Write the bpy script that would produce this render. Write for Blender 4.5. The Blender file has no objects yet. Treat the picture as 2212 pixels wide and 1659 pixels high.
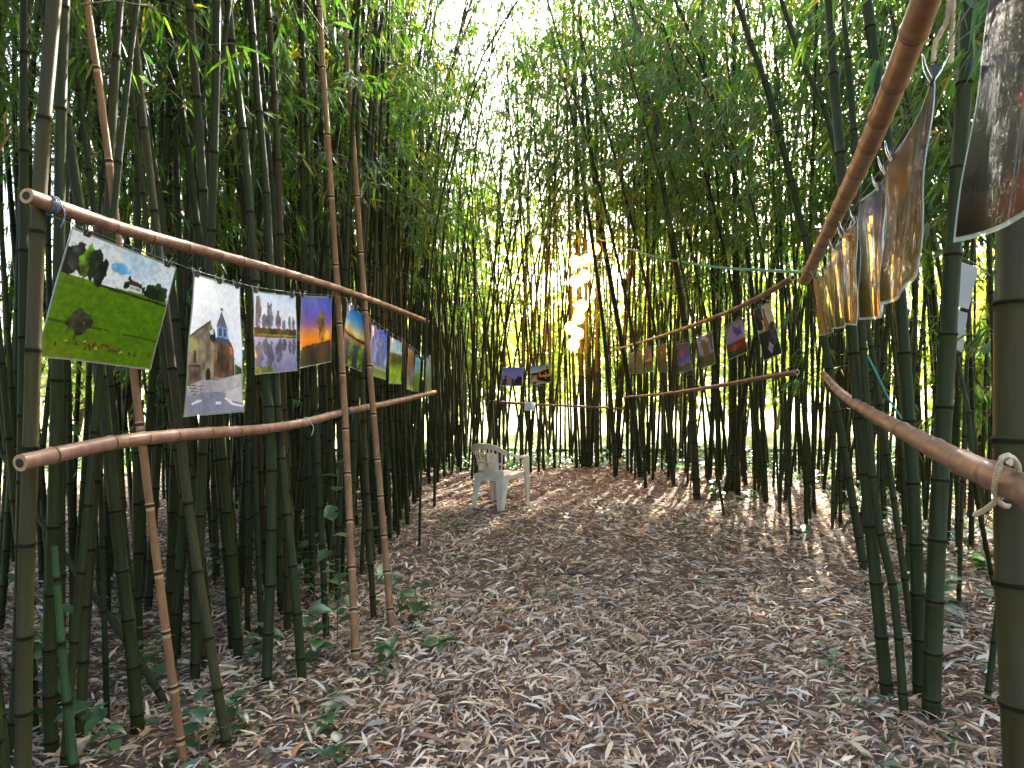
import bpy, math, random
import numpy as np
from mathutils import Vector, Matrix

random.seed(7)
rng = np.random.default_rng(7)
R = math.radians
scene = bpy.context.scene
COL = scene.collection

# ------------------------------------------------------------------ camera, sky, sun, exposure
EYE = 1.55
cam_d = bpy.data.cameras.new("camera")
cam_d.sensor_width = 36.0
cam_d.lens = 24.61
cam_d.clip_start = 0.05
cam_d.clip_end = 500
cam = bpy.data.objects.new("camera", cam_d)
COL.objects.link(cam)
cam.location = (0, 0, EYE)
cam.rotation_euler = (R(90), 0, 0)
scene.camera = cam

SUN_EL, SUN_AZ = 36.0, 20.0          # azimuth: degrees to the right of the view direction
world = bpy.data.worlds.new("World")
scene.world = world
world.use_nodes = True
wn = world.node_tree
wn.nodes.clear()
sky = wn.nodes.new("ShaderNodeTexSky")
sky.sky_type = 'NISHITA'
sky.sun_disc = False
sky.sun_elevation = R(SUN_EL)
sky.sun_rotation = R(SUN_AZ)
sky.dust_density = 5.0
sky.ozone_density = 0.4
sky.air_density = 0.8
bg = wn.nodes.new("ShaderNodeBackground")
bg.inputs["Strength"].default_value = 0.15
wo = wn.nodes.new("ShaderNodeOutputWorld")
wn.links.new(sky.outputs[0], bg.inputs[0])
wn.links.new(bg.outputs[0], wo.inputs[0])

sd = bpy.data.lights.new("sun", 'SUN')
sd.energy = 5.0
sd.angle = R(0.55)
sd.color = (1.0, 0.93, 0.80)
sun = bpy.data.objects.new("sun", sd)
COL.objects.link(sun)
sdir = Vector((math.sin(R(SUN_AZ)) * math.cos(R(SUN_EL)), math.cos(R(SUN_AZ)) * math.cos(R(SUN_EL)), math.sin(R(SUN_EL))))
sun.rotation_euler = sdir.to_track_quat('Z', 'Y').to_euler()
sun.location = (10, 12, 14)

scene.view_settings.view_transform = 'Standard'
scene.view_settings.look = 'None'
scene.view_settings.exposure = 2.8
scene.view_settings.gamma = 1.0
scene.render.engine = 'CYCLES'
cy = scene.cycles
cy.use_denoising = True
cy.use_adaptive_sampling = True
cy.adaptive_threshold = 0.04
cy.max_bounces = 5
cy.diffuse_bounces = 3
cy.glossy_bounces = 3
cy.transmission_bounces = 5
cy.transparent_max_bounces = 6
cy.sample_clamp_indirect = 6.0
cy.caustics_reflective = False
cy.caustics_refractive = False

# ------------------------------------------------------------------ helpers
K = 1024 / 2212 / 700.0               # metres per unit of the measuring grid at one metre


def P(u, v, d):
    return np.array([(u - 1106) * K * d, d, EYE - (v - 829.5) * K * d])


def gdist(v):
    return EYE / ((v - 829.5) * K)


def G(u, v):
    p = P(u, v, gdist(v))
    p[2] = 0
    return p


def gz(x, y):
    return 0.018 * np.sin(1.7 * x + 0.6) * np.cos(1.3 * y) + 0.012 * np.sin(3.1 * x - 2.2 * y) + 0.006 * np.sin(7.3 * y + 4.1 * x)


class MB:
    """collects vertices and faces, builds one mesh"""

    def __init__(s):
        s.v = []
        s.n = 0
        s.f = []          # (faces array, material index, smooth)

    def add(s, verts, faces, mi=0, smooth=True):
        verts = np.asarray(verts, dtype=np.float32).reshape(-1, 3)
        faces = np.asarray(faces, dtype=np.int64)
        if len(faces) == 0:
            return
        mi = np.full(len(faces), mi, dtype=np.int32) if np.isscalar(mi) else np.asarray(mi, dtype=np.int32)
        s.f.append((faces + s.n, mi, smooth))
        s.v.append(verts)
        s.n += len(verts)

    def arrays(s):
        return np.concatenate(s.v), s.f

    def mesh(s, name, mats):
        me = bpy.data.meshes.new(name)
        V = np.concatenate(s.v) if s.v else np.zeros((0, 3), np.float32)
        me.vertices.add(len(V))
        me.vertices.foreach_set("co", V.ravel())
        loops = np.concatenate([f.ravel() for f, _, _ in s.f])
        tot = np.concatenate([np.full(len(f), f.shape[1], dtype=np.int32) for f, _, _ in s.f])
        mi = np.concatenate([m for _, m, _ in s.f])
        sm = np.concatenate([np.full(len(f), bool(q)) for f, _, q in s.f])
        start = np.concatenate([[0], np.cumsum(tot)[:-1]]).astype(np.int32)
        me.loops.add(len(loops))
        me.loops.foreach_set("vertex_index", loops.astype(np.int32))
        me.polygons.add(len(tot))
        me.polygons.foreach_set("loop_start", start)
        me.polygons.foreach_set("loop_total", tot)
        me.polygons.foreach_set("material_index", mi)
        me.polygons.foreach_set("use_smooth", sm)
        for m in (mats if isinstance(mats, (list, tuple)) else [mats]):
            me.materials.append(m)
        me.update(calc_edges=True)
        return me

    def build(s, name, mats, parent=None):
        return link(name, s.mesh(name, mats), parent)


def link(name, me, parent=None):
    o = bpy.data.objects.new(name, me)
    COL.objects.link(o)
    if parent is not None:
        o.parent = parent
    return o


def tag(o, label=None, cat=None, group=None, kind=None):
    if label: o["label"] = label
    if cat: o["category"] = cat
    if group: o["group"] = group
    if kind: o["kind"] = kind
    return o


def thing(name, label, cat, loc=(0, 0, 0), group=None):
    o = bpy.data.objects.new(name, None)
    COL.objects.link(o)
    o.empty_display_size = 0.1
    o.location = tuple(float(c) for c in loc)
    return tag(o, label, cat, group)


def frames(pts):
    pts = np.asarray(pts, float)
    t = np.gradient(pts, axis=0)
    t /= np.linalg.norm(t, axis=1)[:, None] + 1e-12
    ref = np.array([0, 0, 1.0]) if abs(t[0][2]) < 0.8 else np.array([1.0, 0, 0])
    n = np.cross(t, ref)
    n /= np.linalg.norm(n, axis=1)[:, None] + 1e-12
    b = np.cross(t, n)
    return t, n, b


def ring_mesh(pts, rad, sides, caps=False):
    """tube as (verts, quads)"""
    pts = np.asarray(pts, float)
    rad = np.asarray(rad, float) * np.ones(len(pts))
    t, n, b = frames(pts)
    a = np.linspace(0, 2 * np.pi, sides, endpoint=False)
    V = pts[:, None, :] + rad[:, None, None] * (np.cos(a)[None, :, None] * n[:, None, :] + np.sin(a)[None, :, None] * b[:, None, :])
    m = len(pts)
    i = np.arange(m - 1)[:, None] * sides
    j = np.arange(sides)[None, :]
    j2 = (j + 1) % sides
    q = np.stack([i + j, i + j2, i + sides + j2, i + sides + j], axis=-1).reshape(-1, 4)
    return V.reshape(-1, 3), q


def tube(mb, pts, rad, sides=8, mi=0, caps=True, capmi=None):
    V, q = ring_mesh(pts, rad, sides)
    n0 = mb.n
    mb.add(V, q, mi)
    if caps:
        cm = mi if capmi is None else capmi
        m = len(pts)
        for k, c in ((0, pts[0]), (m - 1, pts[-1])):
            ring = V[k * sides:(k + 1) * sides]
            vv = np.vstack([ring, np.asarray(c)[None, :]])
            tri = [(x, (x + 1) % sides, sides) for x in range(sides)]
            if k == 0:
                tri = [(b_, a_, c_) for a_, b_, c_ in tri]
            mb.add(vv, tri, cm, False)


def smooth_path(ctrl, n):
    """Catmull-Rom through control points, n samples"""
    c = np.asarray(ctrl, float)
    c = np.vstack([2 * c[0] - c[1], c, 2 * c[-1] - c[-2]])
    seg = len(c) - 3
    out = []
    for x in np.linspace(0, seg, n):
        i = min(int(x), seg - 1)
        t = x - i
        p0, p1, p2, p3 = c[i:i + 4]
        out.append(0.5 * ((2 * p1) + (-p0 + p2) * t + (2 * p0 - 5 * p1 + 4 * p2 - p3) * t * t + (-p0 + 3 * p1 - 3 * p2 + p3) * t ** 3))
    return np.array(out)


def box(mb, c, s, mi=0, rot=None, bev=0.0):
    h = np.array(s) / 2
    v = np.array([(x, y, z) for x in (-1, 1) for y in (-1, 1) for z in (-1, 1)], float) * h
    if rot is not None:
        v = v @ np.array(rot).T
    mb.add(v + np.array(c), [(0, 1, 3, 2), (4, 6, 7, 5), (0, 4, 5, 1), (2, 3, 7, 6), (0, 2, 6, 4), (1, 5, 7, 3)], mi, False)


# ------------------------------------------------------------------ materials
def mat(name):
    m = bpy.data.materials.new(name)
    m.use_nodes = True
    nt = m.node_tree
    nt.nodes.clear()
    out = nt.nodes.new("ShaderNodeOutputMaterial")
    return m, nt, out


def N(nt, typ, **kw):
    n = nt.nodes.new(typ)
    for k, v in kw.items():
        if hasattr(n, k) and k not in n.inputs:
            setattr(n, k, v)
        else:
            n.inputs[k].default_value = v
    return n


def ramp(nt, fac, stops):
    r = nt.nodes.new("ShaderNodeValToRGB")
    while len(r.color_ramp.elements) < len(stops):
        r.color_ramp.elements.new(0.5)
    for e, (p, c) in zip(r.color_ramp.elements, stops):
        e.position = p
        e.color = (*c, 1)
    nt.links.new(fac, r.inputs[0])
    return r.outputs[0]


def mixc(nt, fac, a, b, typ='MIX'):
    m = nt.nodes.new("ShaderNodeMix")
    m.data_type = 'RGBA'
    m.blend_type = typ
    for sock, val in ((m.inputs[0], fac), (m.inputs[6], a), (m.inputs[7], b)):
        if hasattr(val, "is_output"):
            nt.links.new(val, sock)
        elif isinstance(val, tuple):
            sock.default_value = (*val, 1)
        else:
            sock.default_value = val
    return m.outputs[2]


def noise(nt, scale, detail=4, rough=0.55, stretch=None, coord="Object"):
    tc = nt.nodes.new("ShaderNodeTexCoord")
    src = tc.outputs[coord]
    if stretch:
        mp = nt.nodes.new("ShaderNodeMapping")
        mp.inputs["Scale"].default_value = stretch
        nt.links.new(src, mp.inputs[0])
        src = mp.outputs[0]
    n = nt.nodes.new("ShaderNodeTexNoise")
    n.inputs["Scale"].default_value = scale
    n.inputs["Detail"].default_value = detail
    n.inputs["Roughness"].default_value = rough
    nt.links.new(src, n.inputs["Vector"])
    return n.outputs["Fac"]


def rand_src(nt):
    oi = nt.nodes.new("ShaderNodeObjectInfo")
    ge = nt.nodes.new("ShaderNodeNewGeometry")
    a = nt.nodes.new("ShaderNodeMath")
    a.operation = 'ADD'
    nt.links.new(oi.outputs["Random"], a.inputs[0])
    nt.links.new(ge.outputs["Random Per Island"], a.inputs[1])
    f = nt.nodes.new("ShaderNodeMath")
    f.operation = 'FRACT'
    nt.links.new(a.outputs[0], f.inputs[0])
    return f.outputs[0]


def bump(nt, fac, strength, dist=0.01):
    b = nt.nodes.new("ShaderNodeBump")
    b.inputs["Strength"].default_value = strength
    b.inputs["Distance"].default_value = dist
    nt.links.new(fac, b.inputs["Height"])
    return b.outputs[0]


def principled(nt, out, color, rough=0.5, normal=None, **kw):
    p = nt.nodes.new("ShaderNodeBsdfPrincipled")
    if hasattr(color, "is_output"):
        nt.links.new(color, p.inputs["Base Color"])
    else:
        p.inputs["Base Color"].default_value = (*color, 1)
    if hasattr(rough, "is_output"):
        nt.links.new(rough, p.inputs["Roughness"])
    else:
        p.inputs["Roughness"].default_value = rough
    if normal is not None:
        nt.links.new(normal, p.inputs["Normal"])
    for k, v in kw.items():
        p.inputs[k.replace("_", " ")].default_value = v
    nt.links.new(p.outputs[0], out.inputs[0])
    return p


def simple(name, color, rough=0.5, **kw):
    m, nt, out = mat(name)
    principled(nt, out, color, rough, **kw)
    return m


def mat_culm(name, stops, patch, patch_amt, rough=0.38):
    """bamboo skin: colour per culm, streaks along the fibre, blotches of lichen"""
    m, nt, out = mat(name)
    base = ramp(nt, rand_src(nt), stops)
    st = noise(nt, 26, 3, 0.6, (1, 1, 0.05))
    st2 = ramp(nt, st, [(0.3, (0.72, 0.72, 0.72)), (0.7, (1.22, 1.22, 1.22))])
    c = mixc(nt, 1.0, base, st2, 'MULTIPLY')
    bl = ramp(nt, noise(nt, 5.5, 6, 0.68, (1, 1, 0.35)), [(0.52, (0, 0, 0)), (0.74, (1, 1, 1))])
    mm = nt.nodes.new("ShaderNodeMath"); mm.operation = 'MULTIPLY'; mm.inputs[1].default_value = patch_amt
    nt.links.new(bl, mm.inputs[0])
    c = mixc(nt, mm.outputs[0], c, patch)
    sp = ramp(nt, noise(nt, 90, 2, 0.5, (1, 1, 0.5)), [(0.62, (0, 0, 0)), (0.72, (1, 1, 1))])
    ms = nt.nodes.new("ShaderNodeMath"); ms.operation = 'MULTIPLY'; ms.inputs[1].default_value = 0.35
    nt.links.new(sp, ms.inputs[0])
    c = mixc(nt, ms.outputs[0], c, (0.035, 0.028, 0.02))
    principled(nt, out, c, rough, bump(nt, st, 0.12, 0.003), Specular_IOR_Level=0.14)
    return m


M = {}
M['culm'] = mat_culm("culm_green", [(0.0, (0.0198, 0.0274, 0.0068)), (0.35, (0.0319, 0.0374, 0.0102)), (0.65, (0.0213, 0.0310, 0.0082)),
                                    (0.85, (0.0418, 0.0418, 0.0116)), (1.0, (0.0441, 0.0317, 0.0122))], (0.0570, 0.0490, 0.0245), 0.5, 0.5)
M['culm_tan'] = mat_culm("culm_dry", [(0.0, (0.23, 0.115, 0.048)), (1.0, (0.27, 0.14, 0.060))], (0.12, 0.062, 0.030), 0.6, 0.42)
M['rail'] = mat_culm("rail_dry", [(0.0, (0.215, 0.112, 0.075)), (1.0, (0.26, 0.145, 0.098))], (0.10, 0.049, 0.03), 0.75, 0.42)
M['node'] = simple("node_ring", (0.014, 0.013, 0.006), 0.7, Specular_IOR_Level=0.08)
M['wax'] = simple("node_wax", (0.042, 0.042, 0.016), 0.7, Specular_IOR_Level=0.08)
M['node_tan'] = simple("node_ring_dry", (0.06, 0.028, 0.013), 0.7, Specular_IOR_Level=0.1)
M['wax_tan'] = simple("node_edge_dry", (0.40, 0.25, 0.14), 0.6)
M['cut'] = simple("cut_end", (0.34, 0.22, 0.11), 0.8)
M['hollow_shade'] = simple("hollow_shade", (0.02, 0.014, 0.01), 0.9)  # near-black colour standing for the shade inside a cut culm
M['twig'] = simple("twig", (0.16, 0.14, 0.06), 0.6)
M['young'] = mat_culm("culm_young", [(0.0, (0.03, 0.075, 0.022)), (1.0, (0.04, 0.085, 0.028))], (0.08, 0.10, 0.06), 0.5)


def mat_leaf(name, stops, trans, tmix=0.5, rough=0.38, gloss=0.10):
    m, nt, out = mat(name)
    c = ramp(nt, rand_src(nt), stops)
    d = nt.nodes.new("ShaderNodeBsdfDiffuse")
    nt.links.new(c, d.inputs[0])
    t = nt.nodes.new("ShaderNodeBsdfTranslucent")
    tc = mixc(nt, 1.0, c, trans, 'MULTIPLY')
    nt.links.new(tc, t.inputs[0])
    mx = nt.nodes.new("ShaderNodeMixShader")
    mx.inputs[0].default_value = tmix
    nt.links.new(d.outputs[0], mx.inputs[1])
    nt.links.new(t.outputs[0], mx.inputs[2])
    g = nt.nodes.new("ShaderNodeBsdfGlossy")
    g.inputs["Roughness"].default_value = rough
    g.inputs["Color"].default_value = (0.9, 0.95, 1.0, 1)
    mg = nt.nodes.new("ShaderNodeMixShader")
    mg.inputs[0].default_value = gloss
    nt.links.new(mx.outputs[0], mg.inputs[1])
    nt.links.new(g.outputs[0], mg.inputs[2])
    nt.links.new(mg.outputs[0], out.inputs[0])
    return m


M['leaf'] = mat_leaf("bamboo_leaf", [(0.0, (0.017, 0.060, 0.009)), (0.5, (0.032, 0.090, 0.011)), (0.93, (0.066, 0.122, 0.014)),
                                     (0.98, (0.20, 0.15, 0.03)), (1.0, (0.22, 0.14, 0.04))], (3.6, 3.3, 1.0), 0.5, 0.35, 0.045)
M['weed'] = mat_leaf("weed_leaf", [(0.0, (0.035, 0.10, 0.03)), (0.6, (0.05, 0.13, 0.04)), (1.0, (0.09, 0.17, 0.04))], (2.0, 2.2, 1.0), 0.35)
M['weed_stem'] = simple("weed_stem", (0.07, 0.11, 0.035), 0.6)
M['tree_leaf'] = mat_leaf("tree_leaf", [(0.0, (0.10, 0.16, 0.03)), (1.0, (0.19, 0.23, 0.05))], (2.9, 2.7, 1.0), 0.62)
M['bark'] = simple("bark", (0.10, 0.075, 0.05), 0.9)


def mat_litter(name, c0, c1, tm=0.18):
    return mat_leaf(name, [(0.0, c0), (1.0, c1)], (1.3, 1.1, 0.8), tm, 0.5, 0.05)


LIT = [mat_litter("litter_bleached", (0.82, 0.72, 0.57), (0.66, 0.55, 0.42)),
       mat_litter("litter_straw", (0.72, 0.56, 0.35), (0.55, 0.41, 0.24)),
       mat_litter("litter_tan", (0.45, 0.29, 0.18), (0.32, 0.19, 0.115)),
       mat_litter("litter_brown", (0.13, 0.075, 0.045), (0.08, 0.05, 0.032)),
       mat_litter("litter_orange", (0.46, 0.18, 0.05), (0.32, 0.13, 0.045)),
       mat_litter("litter_grey", (0.42, 0.36, 0.29), (0.29, 0.24, 0.19)),
       mat_litter("litter_green", (0.07, 0.13, 0.035), (0.10, 0.16, 0.05))]

# ground
gm, nt, out = mat("forest_floor")
n1 = noise(nt, 0.9, 5, 0.6)
c = ramp(nt, n1, [(0.30, (0.055, 0.030, 0.019)), (0.55, (0.095, 0.055, 0.036)), (0.75, (0.15, 0.095, 0.065))])
n2 = noise(nt, 28, 6, 0.7)
c = mixc(nt, ramp(nt, n2, [(0.46, (0, 0, 0)), (0.66, (1, 1, 1))]), c, (0.22, 0.15, 0.10))
n3 = noise(nt, 60, 4, 0.7)
c = mixc(nt, ramp(nt, n3, [(0.52, (0, 0, 0)), (0.62, (0.8, 0.8, 0.8))]), c, (0.045, 0.028, 0.02))
principled(nt, out, c, 0.95, bump(nt, n2, 0.8, 0.02))
M['floor'] = gm
gm, nt, out = mat("meadow_grass")
n1 = noise(nt, 0.35, 6, 0.6)
c = ramp(nt, n1, [(0.3, (0.30, 0.33, 0.13)), (0.6, (0.40, 0.40, 0.20)), (0.8, (0.48, 0.45, 0.26))])
n2 = noise(nt, 9, 6, 0.7)
c = mixc(nt, ramp(nt, n2, [(0.45, (0, 0, 0)), (0.7, (0.5, 0.5, 0.5))]), c, (0.20, 0.26, 0.08))
principled(nt, out, c, 0.9, bump(nt, n2, 0.6, 0.04))
M['meadow'] = gm

# ------------------------------------------------------------------ ground
def grid_sheet(name, xs, ys, zf, m):
    X, Y = np.meshgrid(xs, ys)
    Z = zf(X, Y)
    V = np.stack([X, Y, Z], -1).reshape(-1, 3)
    nx, ny = len(xs), len(ys)
    i = np.arange(ny - 1)[:, None] * nx
    j = np.arange(nx - 1)[None, :]
    q = np.stack([i + j, i + j + 1, i + nx + j + 1, i + nx + j], -1).reshape(-1, 4)
    mb = MB()
    mb.add(V, q, 0)
    return mb.build(name, m)


xs = np.concatenate([np.linspace(-160, -14, 6), np.arange(-12, 12.01, 0.16), np.linspace(14, 160, 6)])
ys = np.concatenate([np.linspace(-60, -2, 5), np.arange(-1, 16.01, 0.16), np.linspace(18, 220, 8)])
fade = lambda X, Y: np.clip(1 - np.maximum(np.maximum(np.abs(X) - 10, Y - 14), -Y) / 2, 0, 1)
o = grid_sheet("ground", xs, ys, lambda X, Y: gz(X, Y) * fade(X, Y) - 0.04 * (1 - fade(X, Y)), M['floor'])
tag(o, kind="structure")
# sunlit meadow beyond the grove, laid as three sheets: ahead, to the left, to the right
mb = MB()
for x0, x1, y0, y1 in ((-160, 160, 16.5, 220), (-160, -6.6, -60, 16.5), (7.6, 160, -60, 16.5)):
    mb.add([(x0, y0, 0.02), (x1, y0, 0.02), (x1, y1, 0.02), (x0, y1, 0.02)], [(0, 1, 2, 3)], 0)
o = mb.build("meadow", M['meadow'])
tag(o, kind="structure")

# ------------------------------------------------------------------ bamboo
LEAF_F3 = np.array([[0, 2, 1], [3, 4, 5]])
LEAF_F4 = np.array([[1, 2, 4, 3]])


def leaf_verts(B, D, L, W, droop=0.25, roll=None, rg=None):
    """B,D (n,3), L,W (n,) -> (n*6,3) and faces"""
    rg = rg or rng
    n = len(B)
    D = D / (np.linalg.norm(D, axis=1)[:, None] + 1e-9)
    ref = rg.normal(size=(n, 3)) * 0.6 + np.array([0, 0, 1.0])
    S = np.cross(D, ref)
    S /= np.linalg.norm(S, axis=1)[:, None] + 1e-9
    down = np.array([0, 0, -1.0])
    L1 = L[:, None]
    W1 = W[:, None]
    dr = (droop * rg.uniform(0.3, 1.6, n))[:, None]
    a = B + D * L1 * 0.25 + down * dr * L1 * 0.03
    b = B + D * L1 * 0.62 + down * dr * L1 * 0.22
    t = B + D * L1 * 0.97 + down * dr * L1 * 0.62
    V = np.stack([B, a - S * W1 * 0.5, a + S * W1 * 0.5, b - S * W1 * 0.40, b + S * W1 * 0.40, t], axis=1)
    off = (np.arange(n) * 6)[:, None, None]
    f3 = (LEAF_F3[None] + off).reshape(-1, 3)
    f4 = (LEAF_F4[None] + off).reshape(-1, 4)
    return V.reshape(-1, 3), f3, f4


def add_leaves(mb, B, D, L, W, mi=0, droop=0.25, rg=None):
    V, f3, f4 = leaf_verts(np.asarray(B, float), np.asarray(D, float), np.asarray(L, float), np.asarray(W, float), droop, rg=rg)
    n0 = mb.n
    mb.add(V, f3, mi if np.isscalar(mi) else np.repeat(mi, 2), False)
    mb.n = n0            # second face set shares the same vertices
    mb.v.append(np.zeros((0, 3), np.float32))
    m4 = np.full(len(f4), mi, np.int32) if np.isscalar(mi) else np.asarray(mi, np.int32)
    mb.f.append((f4 + n0, m4, False))
    mb.n = n0 + len(V)


def sample_path(path, z):
    return np.array([np.interp(z, path[:, 2], path[:, 0]), np.interp(z, path[:, 2], path[:, 1]), z])


def culm_geo(mb, path, r0, r1, sides=10, first=0.16, gap=0.36, mis=(0, 1, 2), detail=True, rg=random):
    """a jointed stem along a rising path; arcs by length"""
    seg = np.linalg.norm(np.diff(path, axis=0), axis=1)
    s = np.concatenate([[0], np.cumsum(seg)])
    tot = s[-1]
    nodes = []
    x = first * rg.uniform(0.6, 1.2)
    g = gap * 0.55
    while x < tot - 0.05:
        nodes.append(x)
        g = min(g * 1.09, gap * 1.25)
        x += g * rg.uniform(0.88, 1.1)
    ss, rr, mm = [0.0], [1.0], []
    for q in nodes:
        if detail:
            for ds, f, m_ in ((-0.020, 0.985, 0), (-0.007, 1.0, 2), (0.0, 1.10, 1), (0.006, 1.085, 1), (0.012, 0.965, 2)):
                ss.append(q + ds); rr.append(f); mm.append(m_)
        else:
            for ds, f, m_ in ((0.0, 1.10, 0), (0.012, 0.97, 1)):
                ss.append(q + ds); rr.append(f); mm.append(m_)
    ss.append(tot); rr.append(0.95); mm.append(0)
    ss = np.array(ss)
    o = np.argsort(ss, kind="stable")
    ss = ss[o]
    rr = np.array(rr)[o]
    pts = np.stack([np.interp(ss, s, path[:, k]) for k in range(3)], 1)
    rad = np.interp(ss, [0, tot], [r0, r1]) * rr
    V, q = ring_mesh(pts, rad, sides)
    mi = np.repeat(np.array([mis[k] for k in mm]), sides)
    mb.add(V, q, mi, True)
    return nodes, s


def branch_geo(mbb, mbl, path, z0, z1, nb, dens=1.0, spread=1.0, rg=None, avoid=None, droop=0.35, lsize=1.0):
    """side branches with twigs and fans of lance-shaped leaves"""
    rg = rg or rng
    LB, LD, LL, LW = [], [], [], []
    for k in range(nb):
        z = z0 + (z1 - z0) * (k + rg.uniform(0, 1)) / nb
        p = sample_path(path, min(z, path[-1, 2] - 0.02))
        az = rg.uniform(0, 2 * math.pi)
        ln = spread * rg.uniform(0.45, 1.15) * (0.65 + 0.5 * math.sin(math.pi * min(1, (z - z0) / max(0.1, z1 - z0))))
        h = np.array([math.cos(az), math.sin(az), 0])
        up = rg.uniform(0.35, 0.95)
        ts = np.linspace(0, 1, 6)
        pts = p + ts[:, None] * h * ln + (ts * up * ln - ts ** 2 * (0.55 + 0.6 * rg.uniform()) * ln)[:, None] * np.array([0, 0, 1])
        if avoid is not None and avoid(pts[-1]):
            continue
        V, q = ring_mesh(pts, np.linspace(0.0048, 0.0015, 6), 3)
        mbb.add(V, q, 0)
        nt_ = int(rg.integers(4, 8))
        for j in range(nt_):
            f = 0.28 + 0.72 * (j + rg.uniform(0, 0.8)) / nt_
            b0 = np.array([np.interp(f, ts, pts[:, c]) for c in range(3)])
            a2 = az + rg.normal(0, 0.9)
            td = np.array([math.cos(a2), math.sin(a2), rg.uniform(-0.5, 0.4)])
            tl = rg.uniform(0.08, 0.26) * spread
            e = b0 + td * tl
            V, q = ring_mesh(np.array([b0, (b0 + e) / 2 + [0, 0, 0.01], e]), np.array([0.0018, 0.0015, 0.001]), 3)
            mbb.add(V, q, 0)
            nl = int(rg.integers(3, 7) * dens)
            for m in range(nl):
                g = rg.uniform(0.35, 1.0)
                a3 = a2 + rg.normal(0, 0.75)
                LB.append(b0 + (e - b0) * g)
                LD.append((math.cos(a3), math.sin(a3), rg.uniform(-2.3, 0.05)))
                LL.append(rg.uniform(0.085, 0.17) * lsize)
                LW.append(rg.uniform(0.012, 0.020) * lsize)
    if LB:
        add_leaves(mbl, LB, LD, LL, LW, 0, droop, rg=rg)


def natural_path(h, lean, bend, zig, rg):
    zz = np.linspace(-0.06, h, 26)
    a = rg.uniform(0, 2 * math.pi)
    t = np.clip(zz / h, 0, 1)
    off = lean * t + bend * t ** 3
    x = math.cos(a) * off + zig * np.sin(zz * 1.7 + rg.uniform(0, 6))
    y = math.sin(a) * off + zig * np.cos(zz * 1.3 + rg.uniform(0, 6))
    w = np.clip(zz / 0.8, 0, 1)
    return np.stack([(x - x[1]) * w + 0, (y - y[1]) * w, zz], 1)


CULM_M = [M['culm'], M['node'], M['wax']]
VARS = {}


def make_variant(key, h, z0, z1, nb, dens, spread, seed):
    rg = np.random.default_rng(seed)
    path = natural_path(h, rg.uniform(0.1, 0.5), rg.uniform(0.2, 1.3), 0.012, rg)
    c, b, l = MB(), MB(), MB()
    rnd = random.Random(seed)
    culm_geo(c, path, 0.036, 0.010, 9, rg=rnd)
    branch_geo(b, l, path, z0, z1, nb, dens, spread, rg, lsize=1.25 if key in ('high', 'lush') else 1.0)
    lo = MB()
    culm_geo(lo, path, 0.023, 0.008, 5, detail=False, rg=rnd)
    Vl = np.concatenate(l.v).reshape(-1, 6, 3)
    slim = MB()                              # the same leaves as plain lozenges, for the far mass
    slim.add(Vl[:, [0, 1, 5, 2]].reshape(-1, 3), np.arange(len(Vl) * 4).reshape(-1, 4), 0, False)
    stems = MB()
    for Vb, (Fb, _, _) in zip(b.v, b.f):
        if len(Vb) == 18:
            stems.add(Vb.reshape(6, 3, 3)[[0, 2, 5]].reshape(-1, 3), [(0, 1, 4, 3), (1, 2, 5, 4), (2, 0, 3, 5), (3, 4, 7, 6), (4, 5, 8, 7), (5, 3, 6, 8)], 0)
    VARS.setdefault(key, []).append(dict(c=c.mesh("culm", CULM_M), b=b.mesh("branches", [M['twig']]), l=l.mesh("foliage", [M['leaf']]),
                                         ca=lo, ba=stems, la=slim))


for s in range(6):
    make_variant('in', 8.2 + 0.3 * s, 2.9, 7.9, 28, 1.0, 1.0, 100 + s)       # bare below, leafy above
for s in range(5):
    make_variant('edge', 7.4 + 0.3 * s, 1.3, 7.0, 34, 1.0, 1.0, 200 + s)     # leafy to the ground on the light side
for s in range(4):
    make_variant('thin', 7.2 + 0.3 * s, 3.0, 6.8, 14, 0.9, 0.9, 300 + s)     # few leaves

for s in range(3):
    make_variant('bare', 7.8 + 0.4 * s, 3.4, 7.5, 9, 0.9, 0.8, 500 + s)
for s in range(4):
    make_variant('high', 7.6 + 0.35 * s, 3.7, 7.6, 36, 1.1, 1.25, 600 + s)
for s in range(5):
    make_variant('lush', 7.8 + 0.35 * s, 3.0, 7.8, 44, 1.15, 1.2, 400 + s)   # full plumes against the sky


UNIQUE = False


def new_bamboo(label, group, key, x, y, scale_r, scale_h, rz, lean_x, lean_y, foliage=True):
    v = random.choice(VARS[key])
    root = thing("bamboo", label, "bamboo", (x, y, 0), group)
    root.rotation_euler = (lean_y, lean_x, 0)
    for nm, me in (("culm", v['c']), ("branches", v['b']), ("foliage", v['l'])):
        o = link(nm, me.copy() if UNIQUE else me, root)
        o.rotation_euler = (0, 0, rz)
        s = (scale_r, scale_r, scale_h) if nm == "culm" else (1, 1, scale_h)
        o.scale = s
        if nm != "culm":
            o["kind"] = "stuff"
    return root


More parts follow.
